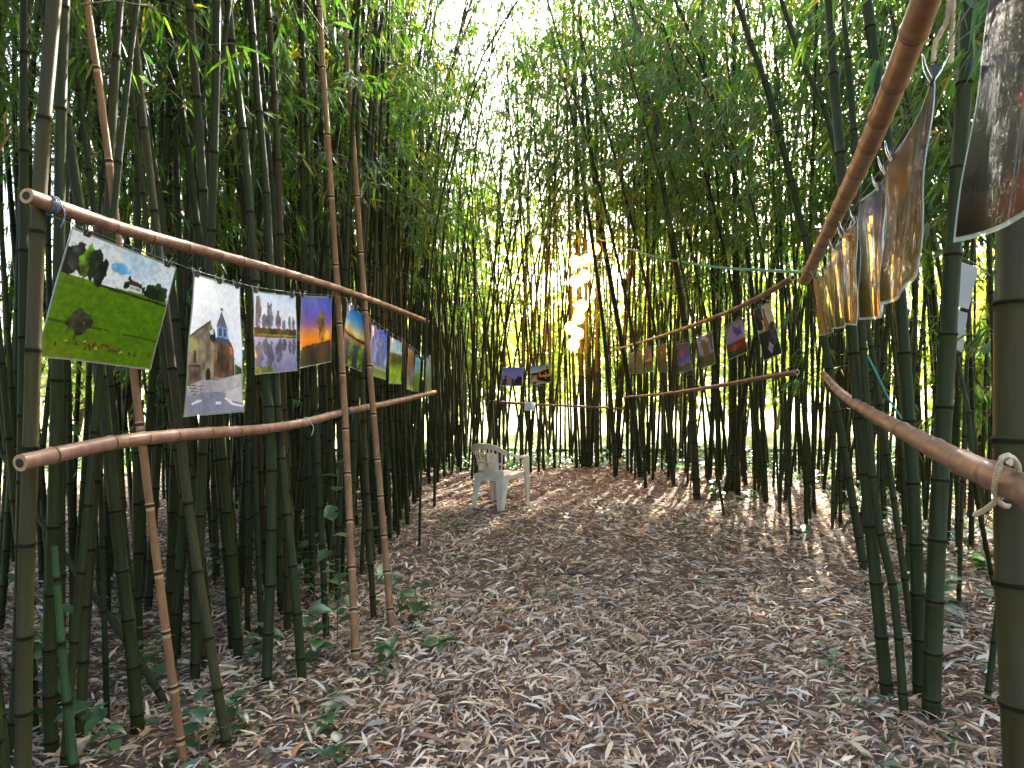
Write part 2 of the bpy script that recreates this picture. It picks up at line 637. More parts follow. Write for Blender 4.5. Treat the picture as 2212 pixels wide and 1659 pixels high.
def traced_bamboo(label, pts, w_disp, tan=False, leaf_from=3.0, nb=14, top=8.0, group=None, young=False, dens=1.0, spread=0.9, rmul=1.0):
    """pts: [(u, v, depth or None for the ground point)] listed from the top of the view to the base"""
    w = []
    for u, v, d in pts:
        w.append(G(u, v) if d is None else P(u, v, d))
    w = np.array(w[::-1])
    if w[0][2] > 0.02:                       # go on down to the ground
        dv = w[0] - w[1]
        dv = dv / abs(dv[2])
        w = np.vstack([w[0] + dv * w[0][2], w])
    w[0][2] = -0.05
    if w[-1][2] < top:                       # go on up, straightening
        dv = (w[-1] - w[-2]) / (w[-1][2] - w[-2][2])
        dv[:2] *= 0.8
        w = np.vstack([w, w[-1] + dv * (top - w[-1][2])])
    path = smooth_path(w, 34)
    path[:, 2] = np.maximum.accumulate(path[:, 2] + np.arange(34) * 1e-5)
    dm = np.median([p[1] for p in w[:-1]])
    r = w_disp * K * dm / 2 * rmul * (0.66 if dm < 8 else 0.85)
    root = thing("bamboo", label, "bamboo", (path[0][0], path[0][1], 0), group)
    loc = np.array([path[0][0], path[0][1], 0])
    pl = path - loc
    c, b, l = MB(), MB(), MB()
    culm_geo(c, pl, r, r * 0.55, 14, gap=0.37)
    mats = [M['culm_tan'], M['node_tan'], M['wax_tan']] if tan else ([M['young'], M['node'], M['wax']] if young else CULM_M)
    c.build("culm", mats, root)
    if nb:
        branch_geo(b, l, pl, leaf_from, top - 0.2, nb, dens, spread, avoid=lambda e: (np.linalg.norm((e + loc) - np.array([0, 0, EYE])) < 1.7))
        if b.n:
            b.build("branches", [M['twig']], root)["kind"] = "stuff"
            l.build("foliage", [M['leaf']], root)["kind"] = "stuff"
    return root


# --- culms traced one by one
LW = lambda u: 1.7285 / (K * (1106 - u) + 0.1312)          # depth of the left picture fence at a grid column
traced = []
TB = lambda *a, **k: traced.append(traced_bamboo(*a, **k))
TB("thick olive bamboo at the near end of both long rails, which cross it", [(118, 0, 2.22), (95, 260, 2.20), (78, 560, 2.18), (68, 900, 2.18), (55, 1300, 2.18), (50, 1659, 2.18)], 52, nb=8, leaf_from=3.4)
TB("dry tan bamboo pole passing behind the green field print", [(186, 0, 2.95), (215, 180, 2.93), (245, 430, 2.9), (300, 900, 2.85), (345, 1260, 2.82), (402, 1659, 2.80)], 28, tan=True, nb=0)
TB("tall dry tan bamboo standing just past the orange sunset print", [(690, 0, 4.72), (702, 200, 4.70), (727, 600, 4.65), (745, 900, 4.5), (770, 1436, None)], 23, tan=True, nb=0)
TB("slim dry reddish tan bamboo leaning past the lake sunset print", [(742, 0, 5.15), (765, 330, 5.12), (790, 690, 5.05), (820, 1050, 4.8), (848, 1362, None)], 21, tan=True, nb=0)
TB("straight grey green bamboo behind the church print with bare foot in leaf litter", [(492, 0, 3.9), (530, 330, 3.85), (560, 700, 3.75), (588, 1000, 3.66), (575, 1486, None)], 33, nb=8)
TB("green bamboo whose foot stands alone in the litter in front of the thicket", [(540, 0, 3.95), (575, 400, 3.9), (600, 900, 3.75), (640, 1300, 3.62), (654, 1476, None)], 30, nb=8)
TB("leaning olive bamboo between the tan pole and the church print", [(284, 0, 3.3), (320, 330, 3.25), (355, 650, 3.18), (415, 1150, 3.02), (455, 1400, 2.97), (497, 1628, None)], 32, nb=6)
TB("slender bright green bamboo beside the bramble leaves under the sunset print", [(650, 0, 4.9), (668, 400, 4.8), (680, 850, 4.6), (692, 1100, 4.45), (706, 1372, None)], 20, nb=8)
TB("dark slim bamboo close beside the foot of the reddish tan pole", [(770, 0, 5.4), (776, 500, 5.3), (785, 900, 5.1), (800, 1200, 4.8), (808, 1330, None)], 19, nb=8)
TB("fallen looking blue green bamboo slanting across the others at the near thicket", [(-40, 880, 3.9), (110, 1156, 3.65), (250, 1350, 3.5), (376, 1523, None)], 24, nb=0, top=4.4)
TB("bright green young shoot with pale sheath scars in the near corner", [(118, 1180, 2.6), (138, 1450, 2.6), (160, 1659, 2.6)], 34, nb=0, top=0.5, young=True)
TB("pale sheathed bamboo shoot standing behind the tan pole", [(218, 1050, 3.1), (222, 1250, 3.08), (228, 1420, 3.06), (232, 1560, None)], 21, nb=0, top=1.9)
TB("big smooth dark bamboo at the near end of the roped rail", [(2196, 300, 1.72), (2190, 700, 1.70), (2192, 1200, 1.68), (2215, 1659, 1.66)], 88, nb=0, top=6.5, rmul=1.5)
TB("tall dark bamboo between the roped rail and the nearest glossy print", [(2092, 0, 3.25), (2068, 400, 3.25), (2050, 700, 3.26), (2025, 1150, 3.26), (2010, 1545, None)], 46, nb=7, leaf_from=4.0, rmul=1.25)
TB("dark green bamboo crossing behind the middle of the roped rail", [(1872, 0, 3.7), (1922, 327, 3.6), (1942, 603, 3.55), (1975, 1103, 3.5), (1988, 1502, None)], 40, nb=8, leaf_from=4.0, rmul=1.08)
TB("thick bamboo of a touching pair under the glossy prints", [(1790, 0, 3.95), (1815, 333, 3.8), (1839, 703, 3.65), (1872, 1053, 3.55), (1919, 1508, None)], 37, nb=8, leaf_from=4.2, rmul=1.08)
TB("thin kinked bamboo of a touching pair under the glossy prints", [(1822, 0, 3.8), (1848, 333, 3.7), (1862, 703, 3.55), (1890, 1080, 3.45), (1932, 1290, 3.4), (1955, 1545, None)], 25, nb=6, leaf_from=4.2, rmul=1.08)
TB("slanting dark bamboo running down past the junction of the rails", [(1592, 0, 6.4), (1660, 200, 6.25), (1742, 530, 6.1), (1779, 726, 6.0), (1846, 1106, 5.9), (1869, 1232, None)], 25, nb=8, leaf_from=3.4, rmul=1.08)
TB("slanting bamboo leaning onto the pair above the junction of the rails", [(1692, 15, 4.6), (1745, 150, 4.55), (1802, 300, 4.5), (1850, 560, 4.45), (1905, 900, 4.4), (1950, 1220, 4.4)], 21, nb=6, leaf_from=3.6)
TB("dark bamboo standing alone in front of the far fence below the poppy print", [(1362, 0, 9.9), (1389, 133, 9.85), (1422, 333, 9.8), (1453, 533, 9.75), (1488, 780, 9.7), (1506, 1075, None)], 19, nb=14, leaf_from=3.2)
TB("dark bent bamboo at the thin end of the far side rail", [(1265, 200, 11.9), (1285, 400, 11.9), (1309, 553, 11.9), (1362, 853, 11.8), (1386, 1032, None)], 16, nb=12, leaf_from=3.2)
TB("dark bamboo crossing another below the red poppy field print", [(1700, 420, 10.3), (1665, 600, 10.2), (1626, 753, 10.1), (1590, 950, 10.0), (1566, 1064, None)], 15, nb=10, leaf_from=3.3)
TB("upright brown bamboo crossed by a leaning one below the clouds print", [(1585, 100, 9.9), (1588, 500, 9.9), (1586, 800, 9.9), (1582, 1060, None)], 17, nb=12, leaf_from=3.0)
TB("slim bamboo leaning apart from the roped rail in the sunny patch", [(2040, 640, 4.6), (2085, 830, 4.4), (2105, 1040, 4.3), (2150, 1270, None)], 17, nb=4, leaf_from=3.2)
TB("bent green bamboo with a sheath at its foot beside the big smooth bamboo", [(2172, 900, 3.4), (2176, 1150, 3.4), (2158, 1300, 3.4), (2128, 1525, None)], 20, nb=0, top=4.5)
TB("straight bamboo next to the crossing pair far along the aisle", [(1520, 100, 10.8), (1535, 500, 10.7), (1548, 800, 10.6), (1556, 1040, None)], 12, nb=10, leaf_from=3.0)
TB("bright edged green bamboo at the sunny side by the rail junction", [(1745, 700, 7.0), (1738, 900, 7.0), (1742, 1142, None)], 14, nb=10, leaf_from=2.8)
for lb, u0, u1, d_, w_ in (("thick brown bamboo in the lamp clump, centre of it", 1246, 1262, 12.9, 16), ("thin bamboo at the outer edge of the lamp clump beside the thick one", 1228, 1246, 12.95, 9),
                           ("slim bamboo of the lamp clump standing just past the thick one", 1262, 1272, 12.85, 11), ("leaning slim bamboo of the lamp clump, its top tilting away", 1300, 1276, 13.1, 9),
                           ("upright bamboo on the sunny side of the lamp clump", 1290, 1290, 12.9, 12)):
    TB(lb, [(u0 - 8, 0, d_), (u0, 400, d_), ((u0 + u1) / 2, 750, d_), (u1, 1010, d_)], w_, nb=8, leaf_from=4.4)

TB("bamboo arching out over the aisle from the thicket edge, drooping dark leaves", [(1090, 60, 6.3), (1010, 230, 6.3), (940, 500, 6.5), (915, 850, 6.5), (905, 1190, None)], 9, nb=24, leaf_from=3.0, top=4.9, dens=1.3, spread=1.0)
TB("second bamboo arching over the aisle, farther along the thicket edge", [(1130, -10, 8.4), (1030, 150, 8.6), (965, 450, 8.8), (945, 800, 8.9), (938, 1100, None)], 8, nb=24, leaf_from=3.4, top=6.3, dens=1.3, spread=1.1)
TB("bamboo arching inward from the sunny side with hanging plumes", [(1380, 10, 7.2), (1500, 150, 7.2), (1620, 420, 7.2), (1680, 800, 7.2), (1712, 1160, None)], 9, nb=28, leaf_from=3.2, top=5.3, dens=1.3, spread=1.1)
TB("tall plumed bamboo behind the far fence beside the sky gap", [(1190, 60, 11.2), (1235, 250, 11.3), (1285, 560, 11.5), (1318, 850, 11.6), (1330, 1030, None)], 12, nb=26, leaf_from=3.4, top=7.0, dens=1.3, spread=1.2)
TB("plumed bamboo leaning over the poppy prints", [(1440, -40, 9.0), (1520, 150, 9.1), (1600, 450, 9.3), (1640, 800, 9.4), (1655, 1085, None)], 14, nb=26, leaf_from=3.4, top=6.6, dens=1.3, spread=1.2)

for q_, (u0, d_) in enumerate(((1165, 9.9), (1215, 10.6), (1330, 10.2), (1400, 8.6), (1300, 7.6))):
    TB(["tall plumed bamboo closing the canopy beside the sky gap", "tall plumed bamboo over the lamp string", "tall plumed bamboo over the small dusk print", "tall plumed bamboo over the single poppy print", "plume hanging over the middle of the aisle from a slim culm"][q_],
       [(u0, -60, d_), (u0 + 60, 150, d_ + .1), (u0 + 150, 480, d_ + .3), (u0 + 215, 800, d_ + .4), (u0 + 230 + 9 * q_, 829.5 + EYE / (K * (d_ + .5)), None)], 9, nb=30, leaf_from=4.2 if d_ > 9 else 3.9, top=1.55 + 900 * K * d_, dens=1.3, spread=1.25)

# --- scattered culms: the stand on both sides and across the far end
wall_y = [0, 2, 3.5, 5, 6.3, 8, 10, 11.5, 12.2, 30]
wall_x = [-2.2, -1.75, -1.55, -1.25, -1.08, -1.15, -1.30, -1.1, -0.9, -0.9]


def allowed(x, y):
    lw = np.interp(y, wall_y, wall_x)
    if x < lw:
        return 'L' if (x > lw - 3.6 and y > 1.5) else None
    if y > 11.6 + 0.5 * math.sin(x * 2.1) and x < 3.4:
        return 'F'
    rw = np.interp(y, [0, 2, 3, 5, 6.5, 8, 10, 11.6, 30], [1.9, 2.1, 2.3, 2.9, 3.3, 3.2, 3.0, 2.3, 2.3])
    if x > rw and y > 1.2:
        return 'R'
    return None


taken = [np.array(o.location[:2]) for o in traced]
cells = {}


def free(x, y, dmin):
    cx, cy_ = int(x // 0.5), int(y // 0.5)
    for i in (-1, 0, 1):
        for j in (-1, 0, 1):
            for q in cells.get((cx + i, cy_ + j), ()):
                if (q[0] - x) ** 2 + (q[1] - y) ** 2 < dmin * dmin:
                    return False
    return True


def put(x, y):
    cells.setdefault((int(x // 0.5), int(y // 0.5)), []).append((x, y))


for q in taken:
    put(*q)
cand = []
rs = random.Random(11)
tries = 0
while tries < 14000:
    tries += 1
    y = rs.uniform(1.5, 16.5)
    x = rs.uniform(-8.6, 8.6)
    if abs(x) > 0.80 * y + 1.2:
        continue
    z = allowed(x, y)
    if z is None:
        continue
    if z == 'L':
        lw = np.interp(y, wall_y, wall_x)
        deep = lw - x
        if y > 15.2: continue
        dm = 0.125 + 0.05 * deep
        if rs.random() > (0.9 if deep < 2.5 else 0.5): continue
    elif z == 'F':
        if y > 14.3: continue
        dm = 0.17
        if rs.random() > 0.36: continue
    else:
        if y > 13.5 or x > 6: continue
        if y < 6.5:
            dm = 0.36
            if rs.random() > 0.14: continue
        else:
            dm = 0.20
            if rs.random() > 0.28: continue
    if z == 'F' and 1205 < x / (K * y) + 1106 < 1305 and y < 13.2:
        continue
    if free(x, y, dm):
        put(x, y)
        cand.append((x, y, z))
def rank(c):
    x, y, z = c
    if abs(x) > 0.76 * y + 0.12: return 90 + y
    if z == 'L':
        dp = np.interp(y, wall_y, wall_x) - x
        return y + 2.0 * max(0, dp - 0.5)
    return y - 3.0


for x, y in ((2.05, 13.5), (2.35, 13.7), (1.75, 13.6), (2.2, 14.2), (1.9, 14.0), (2.55, 14.1), (1.6, 14.2), (2.0, 13.25)):
    cand.append((x, y, 'B'))
cand.sort(key=rank)
n_ind = 300 - len(traced)
LBL = {
    'L': ("slender olive bamboo in the dense shady thicket behind the long row of bright prints", "bamboo culms of the shady thicket behind the row of bright prints"),
    'F': ("backlit bamboo standing across the far end of the aisle against the glare", "backlit bamboo culms across the far end of the aisle"),
    'R': ("green bamboo of the sunny open stand beyond the roped rail and poppy prints", "bamboo culms of the sunny stand beyond the roped rail"),
}
MARKS = {
    'L': [(60, "behind the thick pole at the near rail ends"), (230, "behind the green pasture print"), (345, "behind the gap next to the pasture print"), (470, "behind the church print"), (600, "behind the poplar print"),
          (685, "behind the orange sunset print"), (770, "behind the lake sunset print"), (850, "behind the blue sky print"), (915, "behind the last prints of the row"), (970, "past the far end of the pinkish rails"), (1050, "behind the plastic chair")],
    'F': [(960, "far past the end of the pinkish rails"), (1060, "far behind the plastic chair"), (1110, "behind the far violet print"), (1170, "behind the far yellow van print"), (1220, "just before the lamp clump"), (1262, "at the lamp clump"),
          (1320, "just past the lamp clump"), (1380, "behind the small dusk print"), (1440, "behind the dark night print"), (1500, "behind the single poppy print")],
    'R': [(1480, "far beyond the single poppy print"), (1540, "beyond the ruined tower print"), (1600, "beyond the poppy field print"), (1660, "beyond the monument print"), (1730, "at the junction of the rails"), (1800, "beyond the farthest glossy prints"),
          (1880, "beyond the slate blue glossy print"), (1960, "beyond the tan and black glossy print"), (2070, "beyond the blank white sheets"), (2200, "beyond the big smooth bamboo")]}
ORD = ["nearest", "second nearest", "third nearest", "fourth nearest", "fifth nearest", "sixth nearest"]
KINDW = {'L': "shady olive bamboo", 'F': "backlit bamboo", 'R': "sunny green bamboo"}
seen_at = {}


def which(x, y, z, sr):
    u = x / (K * y) + 1106
    mk = min(MARKS[z], key=lambda m_: abs(m_[0] - u))[1]
    k_ = seen_at.get((z, mk), 0)
    seen_at[(z, mk)] = k_ + 1
    if k_ < len(ORD):
        return f"{KINDW[z]} {mk}, {ORD[k_]}", LBL[z][1]
    return f"{KINDW[z]} {mk}, farther in", LBL[z][1]


thick = {'c': MB(), 'b': MB(), 'l': MB()}
nF = 0
for i, (x, y, z) in enumerate(cand):
    if z == 'L':
        dp = np.interp(y, wall_y, wall_x) - x
        key = ('bare' if rs.random() < 0.75 else 'thin') if (dp < 1.0 or y < 4 or (y > 9 and dp < 3)) else ('in' if rs.random() < 0.5 else ('bare' if rs.random() < 0.65 else 'edge'))
    elif z == 'B':                            # leafy clump behind the lamps
        key, z = 'edge', 'F'
    elif z == 'F':
        key = 'bare' if -0.9 < x < 0.1 else ('bare' if rs.random() < 0.28 else 'high')
    else:
        key = 'bare' if (3.3 < x < 6.3 and y > 8.3) else ('edge' if rs.random() < 0.15 else 'lush')
    sr = rs.uniform(0.42, 0.82) if z != 'F' else rs.uniform(0.36, 0.72)
    sh = rs.uniform(0.88, 1.12)
    if z == 'F':
        sh *= 0.80 if -0.9 < x < 0.0 else 1.22
    rz = rs.uniform(0, 6.283)
    lx, ly = rs.gauss(0, 0.045), rs.gauss(0, 0.045)
    if z == 'L': lx -= 0.02
    if i < n_ind:
        lab, grp = which(x, y, z, sr)
        new_bamboo(lab, grp, key, x, y, sr, sh, rz, lx, ly)
    else:
        v = rs.choice(VARS[key])
        mtx = np.array(Matrix.LocRotScale(Vector((x, y, 0)), Matrix.Rotation(lx, 3, 'Y') @ Matrix.Rotation(ly, 3, 'X') @ Matrix.Rotation(rz, 3, 'Z'), Vector((1, 1, sh))))
        for kk in ('c', 'b', 'l'):
            V, F = v[kk + 'a'].arrays()
            if kk == 'c':
                pass
            Vw = V @ mtx[:3, :3].T + mtx[:3, 3]
            t = thick[kk]
            n0 = t.n
            t.v.append(Vw.astype(np.float32))
            for f, mi, smf in F:
                t.f.append((f + n0, mi, smf))
            t.n += len(Vw)
for _ in range(55):                        # the stand goes on behind the viewer
    x, y = rs.uniform(-6.5, 6.0), rs.uniform(-6.5, 1.3)
    if -2.4 < x < 2.3 and y > -4.5:
        continue
    v = rs.choice(VARS['in'])
    mtx = np.array(Matrix.LocRotScale(Vector((x, y, 0)), Matrix.Rotation(rs.gauss(0, .05), 3, 'Y') @ Matrix.Rotation(rs.uniform(0, 6.28), 3, 'Z'), Vector((1, 1, rs.uniform(.9, 1.1)))))
    for kk in ('c', 'l'):
        V, F = v[kk + 'a'].arrays()
        t = thick[kk]
        n0 = t.n
        t.v.append((V @ mtx[:3, :3].T + mtx[:3, 3]).astype(np.float32))
        for f, mi, smf in F:
            t.f.append((f + n0, mi, smf))
        t.n += len(V)
print("culms", len(cand), "individual", n_ind)
root = thing("bamboo_thicket", "mass of farther bamboo culms filling the stand behind the nearer ones", "bamboo")
root["kind"] = "stuff"
for kk, nm, ms in (('c', "culms", CULM_M), ('b', "branches", [M['twig']]), ('l', "foliage", [M['leaf']])):
    if thick[kk].n:
        thick[kk].build(nm, ms, root)["kind"] = "stuff"

# ------------------------------------------------------------------ trees beyond the meadow
def far_tree(label, x, y, h, w, seed):
    rg = np.random.default_rng(seed)
    root = thing("tree", label, "tree", (x, y, 0), "trees beyond the meadow")
    t = MB()
    pts = np.array([(0, 0, -0.1), (0.1, 0, h * 0.2), (0.0, 0.1, h * 0.45), (0.05, 0.05, h * 0.8)])
    tube(t, pts, [w * 0.07, w * 0.05, w * 0.035, 0.03], 7)
    for k in range(7):
        a = rg.uniform(0, 6.28)
        z = h * rg.uniform(0.3, 0.65)
        e = np.array([math.cos(a) * w * 0.35, math.sin(a) * w * 0.35, z + h * 0.15])
        tube(t, np.array([(0, 0, z), e * [0.5, 0.5, 1] + [0, 0, -h * 0.04], e]), [w * 0.025, w * 0.018, 0.02], 5)
    t.build("trunk", [M['bark']], root)
    l = MB()
    B = []
    for k in range(60):
        a, u = rg.uniform(0, 6.28), rg.uniform(-1, 1)
        rr = rg.uniform(0.45, 1.0) ** 0.6
        c = np.array([math.cos(a) * math.sqrt(1 - u * u) * w * 0.5 * rr, math.sin(a) * math.sqrt(1 - u * u) * w * 0.5 * rr, h * 0.58 + u * h * 0.40 * rr])
        B.append(c + rg.normal(0, w * 0.075, (55, 3)))
    B = np.concatenate(B)
    n = len(B)
    add_leaves(l, B, rg.normal(size=(n, 3)), rg.uniform(0.25, 0.5, n), rg.uniform(0.16, 0.28, n), 0, 0.2, rg)
    l.build("crown", [M['tree_leaf']], root)["kind"] = "stuff"
    return root


TREES = [(-26, 44, 10, 9), (-15, 50, 12, 10), (-6, 56, 9, 9), (3.5, 60, 8, 10), (13, 54, 10, 10), (23, 48, 11, 10), (33, 40, 12, 11), (24, 24, 9, 8), (-34, 26, 10, 9), (19, 12, 9, 8)]
for i, (x, y, h, w) in enumerate(TREES):
    far_tree("round leafy tree glimpsed between culms beyond the bright meadow", x, y, h, w, 900 + i)

def far_shrub(label, x, y, h, w, seed):
    rg = np.random.default_rng(seed)
    root = thing("shrub", label, "shrub", (x, y, 0), "sunlit shrubs on the meadow's edge")
    t, l = MB(), MB()
    B = []
    for k in range(9):
        a = rg.uniform(0, 6.28)
        e = np.array([math.cos(a) * w * rg.uniform(.15, .45), math.sin(a) * w * rg.uniform(.15, .45), h * rg.uniform(.5, .95)])
        tube(t, np.array([(0, 0, -.05), e * [.4, .4, .55], e]), [0.035, 0.025, 0.01], 5)
        for f in (0.35, 0.6, 0.8, 1.0):
            B.append(e * [f, f, f] + rg.normal(0, w * 0.12, (48, 3)))
    t.build("stems", [M['bark']], root)
    B = np.concatenate(B)
    B[:, 2] = np.abs(B[:, 2]) + 0.05
    n = len(B)
    add_leaves(l, B, rg.normal(size=(n, 3)), rg.uniform(0.18, 0.36, n), rg.uniform(0.09, 0.17, n), 0, 0.2, rg)
    l.build("foliage", [M['tree_leaf']], root)["kind"] = "stuff"
    return root


for i in range(16):
    u = -13 + i * 1.8
    far_shrub("sunlit yellow green shrub glimpsed behind the far culms", u + 0.5 * math.sin(i * 2.3), 21 + 2.5 * math.sin(i * 1.7), 5.0 + 2.6 * abs(math.sin(i * 1.1)), 3.6, 950 + i)

for i in range(9):
    far_shrub("sunlit yellow green shrub glimpsed beyond the sunny stand", 8.6 + 1.6 * (i % 3), 4.0 + i * 1.5, 2.6 + 1.5 * abs(math.sin(i * 1.9)), 2.8, 980 + i)["group"] = "sunlit shrubs beyond the sunny stand"

# ------------------------------------------------------------------ rails of dry bamboo
def rail(name, label, ctrl, r0, r1, gap=0.22, near_first=True, group=None):
    pts = smooth_path(np.array([P(*c) for c in ctrl]), 40)
    base = pts[0].copy()
    o = thing(name, label, "rail", base, group)
    p = pts - base
    seg = np.linalg.norm(np.diff(p, axis=0), axis=1)
    s = np.concatenate([[0], np.cumsum(seg)])
    tot = s[-1]
    ss, rr, mm = [0.0], [1.0], []
    x = gap * 0.5
    while x < tot - 0.04:
        for ds, f, mi in ((-0.03, 1.0, 0), (-0.008, 1.05, 0), (-0.001, 1.11, 0), (0.004, 1.06, 1), (0.010, 0.99, 1)):
            ss.append(x + ds); rr.append(f * random.uniform(0.99, 1.01)); mm.append(mi)
        x += gap * random.uniform(0.75, 1.2)
    ss.append(tot); rr.append(1.0); mm.append(0)
    ss = np.array(ss)
    pp = np.stack([np.interp(ss, s, p[:, k]) for k in range(3)], 1)
    rad = np.interp(ss, [0, tot], [r0, r1]) * np.array(rr)
    mb = MB()
    V, q = ring_mesh(pp, rad, 16)
    mb.add(V, q, np.repeat(np.array(mm), 16), True)
    c = mb.build("culm", [M['rail'], M['node_tan']], o)
    # cut ends: a pale ring of wall round a flat disc coloured dark as the shade inside
    for k, rr_, nm in ((0, r0, "cut_end"), (-1, r1, "cut_end")):
        t = (pp[1] - pp[0]) if k == 0 else (pp[-2] - pp[-1])
        t = t / np.linalg.norm(t)
        e = MB()
        tube(e, np.array([pp[k] - t * 0.0015, pp[k] - t * 0.0012]), [rr_ * 0.99, rr_ * 0.99], 16, 0)
        tube(e, np.array([pp[k] - t * 0.0035, pp[k] - t * 0.003]), [rr_ * 0.55, rr_ * 0.55], 14, 1)
        e.build(nm, [M['cut'], M['hollow_shade']], c)
    return o


rail("bamboo_rail", "upper dry pinkish bamboo rail sloping down above the row of bright prints", [(58, 423, LW(60)), (240, 487, LW(240)), (420, 537, LW(420)), (600, 585, LW(600)), (735, 625, LW(735)), (850, 666, LW(850)), (922, 694, LW(920))], 0.0235, 0.022)
rail("bamboo_rail", "lower dry pinkish bamboo rail bowing up below the row of bright prints", [(44, 1000, LW(60) * 0.98), (240, 957, LW(240) * .98), (420, 937, LW(420) * .98), (560, 928, LW(560) * .98), (660, 912, LW(660) * .98), (740, 891, LW(740) * .98), (850, 868, LW(850) * .98), (939, 847, LW(935) * .98)], 0.0255, 0.022)
RN = lambda u: 0.271 / (K * (u - 1106) - 0.365)
rail("bamboo_rail", "thick brown bamboo rail rising steeply overhead above the glossy prints", [(2110, -300, 0.92), (2000, 0, 1.2), (1935, 172, 1.5), (1870, 330, 1.95), (1800, 478, 2.95), (1738, 606, 5.0)], 0.024, 0.036, 0.26)
RB = lambda u: 0.583 / (K * (u - 1106) - 0.328)
rail("bamboo_rail", "thick roped bamboo rail descending towards the viewer with dark joints", [(2290, 1098, RB(2290)), (2212, 1058, RB(2212)), (2130, 1022, RB(2130)), (2050, 985, RB(2050)), (1960, 936, RB(1960)), (1880, 892, RB(1880)), (1815, 848, RB(1815)), (1778, 808, RB(1778))], 0.034, 0.022, 0.24)
RF = lambda u: 2.602 / (K * (u - 1106) + 0.0767)
rail("bamboo_rail", "long upper brown rail tapering away above the small poppy prints", [(1712, 600, RF(1712)), (1640, 642, RF(1640)), (1560, 679, RF(1560)), (1440, 722, RF(1440)), (1332, 754, RF(1332))], 0.024, 0.015, 0.3)
rail("bamboo_rail", "long lower tan rail with a pale cut end below the small poppy prints", [(1722, 804, RF(1722)), (1640, 817, RF(1640)), (1560, 832, RF(1560)), (1440, 850, RF(1440)), (1348, 858, RF(1348))], 0.021, 0.015, 0.26)
rail("bamboo_rail", "thin yellowish rail across the far end carrying a white note", [(1058, 867, 11.7), (1160, 874, 11.6), (1250, 878, 11.6), (1350, 883, 11.6)], 0.022, 0.014, 0.3)

# ------------------------------------------------------------------ printed sheets
def s2l(c):
    c = np.asarray(c, float) / 255.0
    return np.where(c <= 0.04045, c / 12.92, ((c + 0.055) / 1.055) ** 2.4)


class Canvas:
    """a small picture painted in numbers; it becomes the colours of the sheet's own vertices"""

    def __init__(s, w, h, seed=0):
        s.w, s.h = w, h
        s.U, s.V = np.meshgrid((np.arange(w)) / (w - 1), (np.arange(h)) / (h - 1))
        s.c = np.zeros((h, w, 3))
        s.rg = np.random.default_rng(seed)

    def noise(s, sc, oct=3):
        out = np.zeros((s.h, s.w))
        amp = 1.0
        for o in range(oct):
            n = max(2, int(sc * 2 ** o))
            g = s.rg.uniform(-1, 1, (n + 2, n + 2))
            x, y = s.U * n, s.V * n
            i, j = x.astype(int), y.astype(int)
            fx, fy = x - i, y - j
            fx, fy = fx * fx * (3 - 2 * fx), fy * fy * (3 - 2 * fy)
            out += amp * ((g[j, i] * (1 - fx) + g[j, i + 1] * fx) * (1 - fy) + (g[j + 1, i] * (1 - fx) + g[j + 1, i + 1] * fx) * fy)
            amp *= 0.5
        return out

    def grad(s, stops):
        p = [a for a, _ in stops]
        for k in range(3):
            s.c[..., k] = np.interp(s.V, p, [c[k] for _, c in stops])

    def mask(s, m, col, a=1.0, vary=0.0):
        col = np.array(col, float)
        nz = (1 + vary * s.noise(14, 3))[..., None] if vary else 1.0
        m = (np.clip(m, 0, 1) * a)[..., None]
        s.c = s.c * (1 - m) + np.clip(col * nz, 0, 255) * m

    def poly(s, pts, col, a=1.0, vary=0.0, rough=0.0):
        U, V = s.U, s.V
        if rough:
            U = U + rough * s.noise(18, 2)
            V = V + rough * s.noise(18, 2)
        inside = np.zeros(U.shape, bool)
        n = len(pts)
        for i in range(n):
            x1, y1 = pts[i]
            x2, y2 = pts[(i + 1) % n]
            cond = ((y1 > V) != (y2 > V)) & (U < (x2 - x1) * (V - y1) / ((y2 - y1) + 1e-9) + x1)
            inside ^= cond
        s.mask(inside.astype(float), col, a, vary)

    def ell(s, x, y, rx, ry, col, a=1.0, rough=0.0, vary=0.0, soft=0.0):
        d = ((s.U - x) / rx) ** 2 + ((s.V - y) / ry) ** 2
        if rough:
            d = d + rough * s.noise(16, 3)
        m = (d < 1).astype(float) if not soft else np.clip((1 - d) / soft, 0, 1)
        s.mask(m, col, a, vary)

    def clouds(s, sc, lo, hi, col, vmax):
        n = s.noise(sc, 4)
        s.mask(np.clip((n - lo) / (hi - lo), 0, 1) * (s.V < vmax), col, 0.95)

    def tex(s, amt, sc=20):
        s.c = np.clip(s.c * (1 + amt * s.noise(sc, 3))[..., None], 0, 255)


